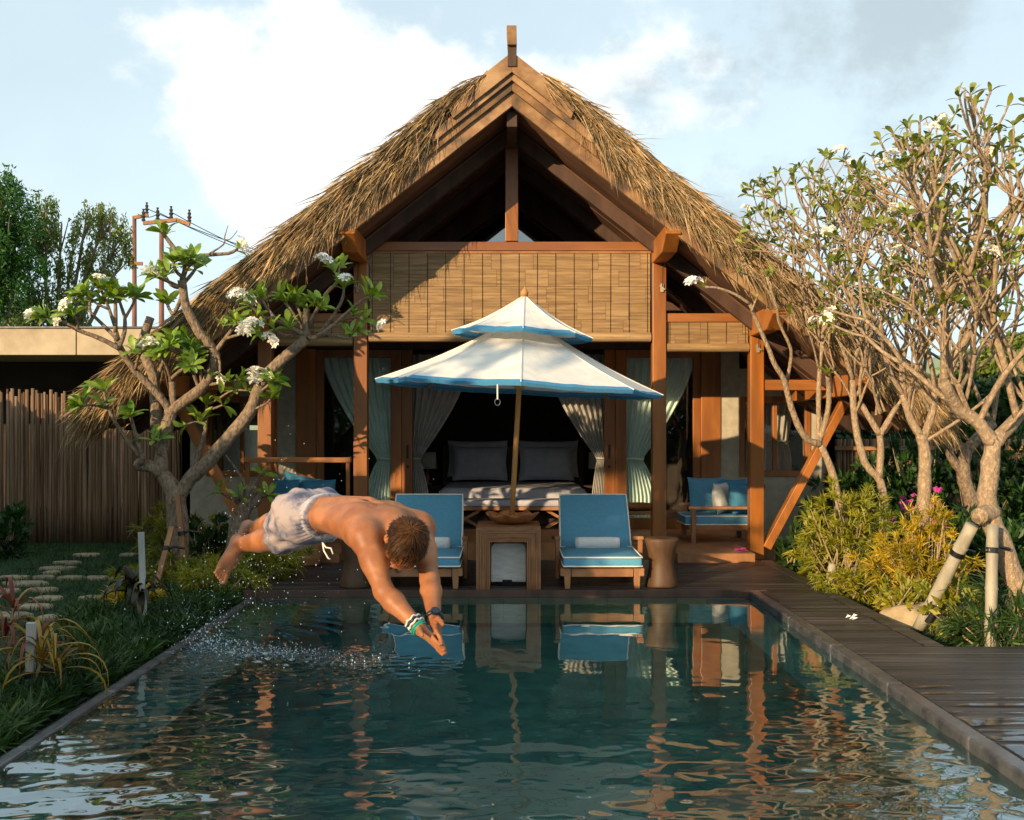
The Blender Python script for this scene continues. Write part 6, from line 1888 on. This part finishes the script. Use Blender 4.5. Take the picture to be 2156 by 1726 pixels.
def diver():
    v3 = lambda *a: Vector(a)
    PEL, WST, CH, UC, NB = v3(-.943, 4.80, .93), v3(-.81, 4.68, .945), v3(-.665, 4.55, .935), v3(-.57, 4.46, .92), v3(-.512, 4.40, .912)
    d = (NB - PEL); d.z = 0; d.normalize()
    r = v3(d.y, -d.x, 0)                # his right
    u = v3(0, 0, 1)
    FR = (d, r, u)
    SR, SL = v3(-.615, 4.275, .89), v3(-.402, 4.515, .905)
    ER, EL = v3(-.517, 4.13, .68), v3(-.338, 4.29, .70)
    WR, WL = v3(-.360, 4.01, .553), v3(-.303, 4.07, .572)
    HR, HL = PEL + r * .085 - d * .02 - u * .01, PEL - r * .085 - d * .02
    KR, KL = v3(-1.20, 5.05, .795), v3(-1.19, 5.19, .872)
    AR, AL = v3(-1.445, 5.38, .732), v3(-1.43, 5.53, .795)
    S = SDF((-1.66, 3.78, .42), (-.12, 5.75, 1.14), .0062)
    # trunk
    S.ell(CH, FR, (.185, .148, .102), .05)
    S.ell(UC + u * .005, FR, (.125, .164, .090), .05)
    S.ell(WST, FR, (.16, .122, .082), .06)
    S.ell(PEL, FR, (.135, .160, .10), .06)
    for sg, H in ((1, HR), (-1, HL)):
        S.ell(PEL - d * .05 + r * sg * .07 + u * .035, FR, (.10, .085, .085), .05)             # glutes
        S.cone(UC + r * sg * .125 - d * .03, WST + r * sg * .085 + d * .02, .062, .04, .05)       # lats
        S.ell(UC - d * .055 + r * sg * .088 + u * .072, FR, (.085, .046, .036), .016)             # shoulder blades
        S.cone(CH + r * sg * .035 + u * .075, WST - d * .06 + r * sg * .04 + u * .065, .026, .024, .04)   # back muscles
        S.cone(UC - d * .10 + r * sg * .035 + u * .078, UC + d * .01 + r * sg * .060 + u * .085, .018, .016, .014)              # inner edge of the blade
        S.cone(CH + r * sg * .150 - d * .03, WST + r * sg * .122 + d * .03 - u * .01, .020, .016, .020)                       # flank
        S.ell(UC + r * sg * .07 - u * .06, FR, (.09, .075, .05), .05)                          # chest
    S.cone(UC + u * .112 - d * .02, WST + u * .096 - d * .06, .018, .020, .020, carve=True)       # spine furrow
    # neck, head
    uh = v3(.30, -.93, -.12).normalized(); fh = v3(-.16, -.10, -.95); fh = (fh - uh * fh.dot(uh)).normalized(); sh = uh.cross(fh)
    HC = v3(-.430, 4.195, .862)
    HF = (uh, fh, sh)
    S.cone(NB, HC - uh * .07 - fh * .025, .062, .056, .04)
    for sg, Sh in ((1, SR), (-1, SL)):
        S.cone(NB + u * .03, Sh + u * .022 - (Sh - NB) * .15, .048, .046, .05)                # trapezius
        S.ell(Sh, FR, (.066, .062, .064), .045)                                             # deltoid
        S.cone(UC + r * sg * .12, Sh, .07, .055, .05)
    S.ell(HC, HF, (.092, .095, .073), .02)
    S.ell(HC - fh * .012 + uh * .015, HF, (.084, .088, .074), .02)
    S.ell(HC + fh * .045 - uh * .065, HF, (.055, .052, .056), .03)                              # jaw
    S.ell(HC + fh * .078 - uh * .098, HF, (.026, .024, .028), .025)                             # chin
    S.cone(HC + fh * .094 - uh * .005, HC + fh * .118 - uh * .045, .010, .015, .012)             # nose
    S.cone(HC + fh * .088 + uh * .012 - sh * .035, HC + fh * .088 + uh * .012 + sh * .035, .014, .014, .015)  # brow
    S.cone(HC + fh * .098 - uh * .072 - sh * .018, HC + fh * .098 - uh * .072 + sh * .018, .007, .007, .008)  # lips
    for sg in (-1, 1):
        S.ell(HC + fh * .097 - uh * .012 + sh * sg * .033, HF, (.012, .012, .016), .01, carve=True)
        S.ell(HC + fh * .082 - uh * .013 + sh * sg * .033, HF, (.012, .012, .013), .004)
        S.ell(HC - fh * .012 - uh * .022 + sh * sg * .081, HF, (.036, .022, .014), .006)            # ear
        S.ell(HC - fh * .008 - uh * .020 + sh * sg * .091, HF, (.016, .009, .006), .005, carve=True)
    # arms
    for Sh, E, Wr in ((SR, ER, WR), (SL, EL, WL)):
        m = Sh.lerp(E, .45); inn = (Wr - E).normalized()
        S.cone(Sh, m, .056, .051, .03); S.cone(m, E, .051, .039, .03)
        S.cone(Sh.lerp(E, .3) + inn * .012, Sh.lerp(E, .68) + inn * .010, .036, .034, .03)     # biceps
        S.cone(Sh.lerp(E, .25) - inn * .014, Sh.lerp(E, .62) - inn * .012, .038, .032, .03)    # triceps
        q = E.lerp(Wr, .28)
        S.cone(E, q, .040, .043, .025); S.cone(q, Wr, .043, .027, .025)
    # hands pressed palm to palm
    TIP = v3(-.241, 3.885, .468)
    Wm = (WR + WL) / 2
    h = (TIP - Wm).normalized()
    n = (WL - WR); n = v3(.45, .55, .55); n = (n - h * n.dot(h)).normalized()
    l = h.cross(n);  l = l if l.z > 0 else -l
    G = SDF(np.minimum(np.array(WR[:]), np.array(TIP[:])) - .10, np.maximum(np.array(WL[:]), np.array(WR[:])) + .08, .0030)
    for E, Wr in ((ER, WR), (EL, WL)): G.cone(Wr.lerp(E, .14), Wr, .0285, .0262, .01)
    S0, S = S, G
    def hand(Wr, sg):
        kn = Wm + h * .095 + n * sg * .013
        S.cone(Wr, Wr.lerp(kn, .35), .025, .024, .015)
        for q, w in ((-.030, .012), (-.010, .0135), (.010, .0135), (.029, .013)):
            S.cone(Wr.lerp(kn, .25) + l * q * .6, kn + l * q, w + .002, w * .85, .010)
        fg = ((-.034, .056, .0070), (-.0115, .074, .0078), (.0110, .082, .0080), (.033, .072, .0078))
        for q, ln, rr in fg:
            a = kn + l * q * 1.02; dirn = (h + l * q * 1.9 + n * (-sg) * .05).normalized()
            b = a + dirn * ln * .48; c = b + (dirn - n * sg * .10).normalized() * ln * .30; e = c + (dirn - n * sg * .16).normalized() * ln * .26
            S.cone(a - dirn * .01, b, rr * 1.05, rr, .004); S.cone(b, c, rr, rr * .93, .003); S.cone(c, e, rr * .93, rr * .8, .003)
        tb = Wr.lerp(kn, .30) + l * .020 + n * sg * .004
        t1 = tb + (h * .62 + l * .75 + n * sg * .25).normalized() * .040; t2 = t1 + (h * .9 + l * .35 + n * sg * .1).normalized() * .032; t3 = t2 + (h + l * .1).normalized() * .022
        S.cone(tb, t1, .015, .0115, .010); S.cone(t1, t2, .0112, .0102, .004); S.cone(t2, t3, .0102, .008, .003)
    hand(WR, -1); hand(WL, 1)
    S = S0
    fine = [G.surface()]
    # legs
    for H, K, A in ((HR, KR, AR), (HL, KL, AL)):
        m = H.lerp(K, .5)
        S.cone(H, m, .088, .074, .04); S.cone(m, K, .074, .054, .015)
        kd = (A - K).normalized(); bk = v3(0, 0, 1); bk = (bk - kd * bk.dot(kd)).normalized()
        S.ell(K - bk * .008, FR, (.054, .052, .052), .014)
        q = K.lerp(A, .32)
        S.cone(K, q, .056, .060, .012); S.cone(q, A, .060, .038, .012)
        S.cone(K.lerp(A, .14) + bk * .020, K.lerp(A, .46) + bk * .016, .042, .034, .014)        # calf, upper side as he lies prone
        # foot: heel continues the shin, toes hang down
        G = SDF(np.array(A[:]) - .27, np.array(A[:]) + .14, .0036); S0, S = S, G
        S.cone(A.lerp(K, .16), A, .0405, .0362, .01)
        heel = A + kd * .045 + bk * .020
        toe = v3(A.x - .092, A.y - .120, A.z - .178)
        fd = (toe - heel).normalized(); sd = fd.cross(kd).normalized(); dn = sd.cross(fd).normalized()
        S.ell(heel, (fd, sd, dn), (.040, .036, .036), .02)
        S.cone(A, heel, .036, .030, .02)
        ball = heel.lerp(toe, .72)
        S.cone(heel, ball + sd * .018, .030, .024, .02); S.cone(heel, ball - sd * .018, .030, .022, .02)
        S.cone(A - kd * .0, heel.lerp(toe, .55), .032, .026, .03)
        for k, (o_, ln, rr) in enumerate(((.034, .062, .013), (.014, .062, .0095), (-.003, .056, .009), (-.019, .050, .0085), (-.033, .042, .008))):
            o2 = o_ if H is HL else o_
            a = ball + sd * o2 * .85; dr = (fd + sd * o2 * 2.4).normalized(); e = a + dr * ln
            S.cone(a - dr * .02, a.lerp(e, .6), rr * 1.05, rr * .92, .006); S.cone(a.lerp(e, .6), e - kd * .004, rr * .92, rr * .98, .003)
        fine.append(S.surface()); S = S0
    V, Q = S.surface()
    for v_, q_ in fine:
        Q = np.concatenate([Q, q_ + len(V)]); V = np.concatenate([V, v_])
    me = mesh_np('body', V, Q, MAT['skin'], True)
    man = thing('person', 'person in pale patterned swim shorts diving head first over the pool', 'person', (PEL.x, PEL.y, PEL.z))
    ob = bpy.data.objects.new('body', me); COL.objects.link(ob); attach(ob, man)
    sm = ob.modifiers.new('smooth', 'SMOOTH'); sm.factor = .5; sm.iterations = 2

    # shorts
    C = SDF((-1.45, 4.45, .60), (-.60, 5.40, 1.14), .0065)
    wp = PEL + d * .118
    C.ell(PEL + d * .01, FR, (.150, .174, .118), .03, plane=(wp, d))
    C.ell(WST - d * .03, FR, (.16, .148, .103), .03, plane=(wp, d))
    for sg, H, K in ((1, HR, KR), (-1, HL, KL)):
        td = (K - H).normalized(); hem = H.lerp(K, .54)
        C.ell(PEL - d * .05 + r * sg * .07 + u * .035, FR, (.112, .10, .098), .05)
        C.cone(H + d * .02, H.lerp(K, .95), .108, .100, .05, plane=(hem, td))
        C.cone(H.lerp(K, .3) - u * .022, H.lerp(K, .95) - u * .030, .088, .088, .04, plane=(hem, td))
        C.cone(hem - td * .05, hem + td * .10, .080, .092, .008, carve=True)
    V, Q = C.surface()
    # folds in the cloth
    me = mesh_np('shorts', V, Q, MAT['shorts'], True)
    nr = np.zeros(len(V) * 3, np.float32); me.vertices.foreach_get('normal', nr); nr = nr.reshape(-1, 3)
    td = np.array(((KR - HR).normalized())[:]); t = (V - np.array(PEL[:])) @ td
    ang = np.arctan2((V - np.array(PEL[:])) @ np.array(r[:]), (V - np.array(PEL[:])) @ np.array(u[:]))
    amp = .0065 * np.clip((t + .10) / .12, .25, 1)
    dis = amp * (np.sin(ang * 7 + 9 * t + 1.7 * np.sin(14 * t)) + .7 * np.sin(ang * 13 - 22 * t + 2 * np.sin(ang * 3)) + .6 * np.sin(V[:, 0] * 61 + V[:, 2] * 47 + 2 * np.sin(V[:, 1] * 33)))
    gath = np.clip(1 - (-(V - np.array(wp[:])) @ np.array(d[:])) / .07, 0, 1)
    dis += .0035 * gath * np.sin(ang * 46)
    V2 = V + nr * dis[:, None]
    me.vertices.foreach_set('co', V2.astype(np.float32).ravel()); me.update()
    so = bpy.data.objects.new('shorts', me); COL.objects.link(so); attach(so, man); so['label'] = 'pale white and lilac patterned swim shorts'
    so.modifiers.new('smooth', 'SMOOTH').iterations = 2
    # elastic waistband
    B = SDF((-1.1, 4.45, .75), (-.60, 5.0, 1.12), .0065)
    B.ell(PEL + d * .01, FR, (.152, .178, .122), .03); B.ell(WST - d * .03, FR, (.16, .152, .107), .03)
    sl, p = B.sub((-1.1, 4.45, .75), (-.60, 5.0, 1.12))
    s_ = (p - np.array(wp[:], np.float32)) @ np.array(d[:], np.float32)
    B.F[sl] = np.maximum(B.F[sl], np.maximum(s_ - .006, -s_ - .034))
    B.F[sl] -= .002
    V, Q = B.surface()
    bo = bpy.data.objects.new('waistband', mesh_np('waistband', V, Q, MAT['waist'], True)); COL.objects.link(bo); attach(bo, man)
    bo.modifiers.new('smooth', 'SMOOTH').iterations = 3
    bt = wp - u * .112 + r * .03
    m = MB(); m.tube([bt, bt + v3(.02, -.02, -.02), bt + v3(.045, -.03, -.022), bt + v3(.055, -.03, -.05)], .004, 6); m.tube([bt, bt + v3(.01, -.02, -.035), bt + v3(.03, -.02, -.07), bt + v3(.04, -.02, -.075)], .004, 6)
    m.build('drawstring', MAT['piping'], man, smooth=True)

    # hair: short cap of strands lying on the skull
    rr = np.random.default_rng(12)
    cap = SDF(np.array(HC[:]) - .16, np.array(HC[:]) + .16, .005)
    cap.ell(HC - fh * .016 + uh * .014, HF, (.090, .094, .080), .02)
    cap.ell(HC - fh * .055 - uh * .02, HF, (.075, .055, .074), .03)
    pl = HC + uh * .005 + fh * .075
    cap.ell(HC + fh * .105 - uh * .06, HF, (.085, .075, .12), .02, carve=True)
    for sg in (-1, 1): cap.ell(HC + fh * .02 - uh * .055 + sh * sg * .08, HF, (.055, .055, .04), .02, carve=True)
    V, Q = cap.surface()
    me = mesh_np('hair', V, Q, MAT['hair'], True)
    nr = np.zeros(len(V) * 3, np.float32); me.vertices.foreach_get('normal', nr); nr = nr.reshape(-1, 3)
    n_ = 5200
    i = rr.integers(len(V), size=n_)
    whorl = np.array((HC + uh * .08 - fh * .05)[:])
    A = V[i] + nr[i] * .001; o_ = A - whorl
    tang = o_ + .35 * np.cross(o_, np.array(uh[:])) + np.array(fh[:]) * .05; tang -= nr[i] * np.sum(tang * nr[i], 1, keepdims=True)
    D = tang / (np.linalg.norm(tang, axis=1, keepdims=True) + 1e-6) + nr[i] * rr.uniform(.02, .14, (n_, 1)) + rr.normal(0, .09, (n_, 3))
    VB, QB = blades(A, D, rr.uniform(.022, .048, n_), np.full(n_, .0034), np.zeros(n_), rr, 2, side=np.cross(D, nr[i]))
    me2 = mesh_np('hair', np.concatenate([V, VB]), np.concatenate([Q, QB + len(V)]), MAT['hair'], True)
    ho = bpy.data.objects.new('hair', me2); COL.objects.link(ho); attach(ho, man); ho['label'] = 'short damp brown hair'

    # wrist things
    def cuff(name, c, ax, rad, th, mat, n=28, wob=0):
        ax = ax.normalized(); x = ax.cross(v3(0, 0, 1)).normalized(); y = ax.cross(x)
        pts = [c + (x * math.cos(a) + y * math.sin(a)) * (rad + wob * math.sin(5 * a)) + ax * wob * math.sin(7 * a) for a in np.linspace(0, 2 * math.pi, n)]
        return MB().tube(pts, th, 7, False).build(name, MAT[mat], man, smooth=True)
    fr = (WR - ER).normalized(); fl = (WL - EL).normalized()
    for k in range(3): cuff('cord_bracelet', WR - fr * (.040 - .011 * k), fr, .0345, .0042, ('cuff_w', 'watch', 'cuff_w')[k], wob=.003)
    b = cuff('teal_bracelet', WR - fr * .004, fr, .031, .006, 'cuff_t')
    cuff('teal_bracelet', WR + fr * .006, fr, .030, .005, 'cuff_t')
    w = cuff('wrist_watch', WL - fl * .012, fl, .033, .0075, 'watch'); cuff('watch_strap', WL - fl * .020, fl, .033, .006, 'watch')
    fx = fl.cross(v3(0, 0, 1)).normalized(); cdir = v3(.2, -.6, .8); cdir = (cdir - fl * cdir.dot(fl)).normalized()
    MB().tube([WL - fl * .014 + cdir * .030, WL - fl * .014 + cdir * .044], .019, 18).build('watch_face', MAT['watch'], man)
    for k in range(2):
        c = WR - fr * (.034 - .012 * k) + v3(-.02, -.025, .012 - .02 * k).normalized() * .037
        MB().lathe([(.003, -.004), (.008, -.002), (.008, .002), (.003, .004)], c, 10).build('bead', MAT['cuff_w'], man)
diver()

def splash():
    import bmesh
    r = np.random.default_rng(33)
    bm = bmesh.new(); bmesh.ops.create_icosphere(bm, subdivisions=1, radius=1)
    V0 = np.array([v.co[:] for v in bm.verts]); F0 = np.array([[v.index for v in f.verts] for f in bm.faces]); bm.free()
    pts = []
    for _ in range(430):                       # column thrown up where the feet left the edge
        t = r.random() ** 1.7
        pts.append((-1.86 + r.normal(0, .06 + .17 * t), 6.15 + r.normal(0, .10 + .1 * t), .01 + .62 * t * r.random() + .03, .0013 + .0042 * r.random() ** 3))
    for _ in range(300):                       # drops trailing from legs and shorts
        t = r.random()
        pts.append((-1.62 + .55 * t + r.normal(0, .16), 5.55 - .5 * t + r.normal(0, .12), .55 + .3 * t + r.normal(0, .20), .0011 + .0026 * r.random() ** 3))
    for _ in range(90):
        pts.append((-.95 + r.normal(0, .3), 4.9 + r.normal(0, .3), .7 + r.normal(0, .28), .001 + .0012 * r.random()))
    for _ in range(420):                       # low spray on the churned patch
        q = abs(r.normal(0, .5)); pts.append((-1.85 + q + r.normal(0, .08), 6.15 - .30 * q + r.normal(0, .10), .006 + abs(r.normal(0, .03)) * math.exp(-3 * q), .0012 + .0030 * r.random() ** 2))
    Vs = []; Fs = []
    foam = []
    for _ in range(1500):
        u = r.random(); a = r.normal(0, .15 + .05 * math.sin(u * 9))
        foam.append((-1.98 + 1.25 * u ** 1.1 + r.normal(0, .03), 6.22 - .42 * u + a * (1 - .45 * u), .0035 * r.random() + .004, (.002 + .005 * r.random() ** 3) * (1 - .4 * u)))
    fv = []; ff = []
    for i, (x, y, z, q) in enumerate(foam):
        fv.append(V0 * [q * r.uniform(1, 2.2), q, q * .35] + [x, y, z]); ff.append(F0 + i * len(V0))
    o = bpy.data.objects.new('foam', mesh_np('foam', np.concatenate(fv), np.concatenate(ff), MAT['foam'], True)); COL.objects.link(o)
    tag(o, 'churned foam with sky glints put into its colour, below the diver', 'foam', kind='stuff')
    for i, (x, y, z, s) in enumerate(pts):
        Vs.append(V0 * s * [1, 1, r.uniform(1, 1.7)] + [x, y, max(z, .012)]); Fs.append(F0 + i * len(V0))
    o = bpy.data.objects.new('water_splash', mesh_np('water_splash', np.concatenate(Vs), np.concatenate(Fs), MAT['drop'], True)); COL.objects.link(o)
    tag(o, 'bright water droplets splashing up at the left pool edge', 'splash', kind='stuff')
splash()
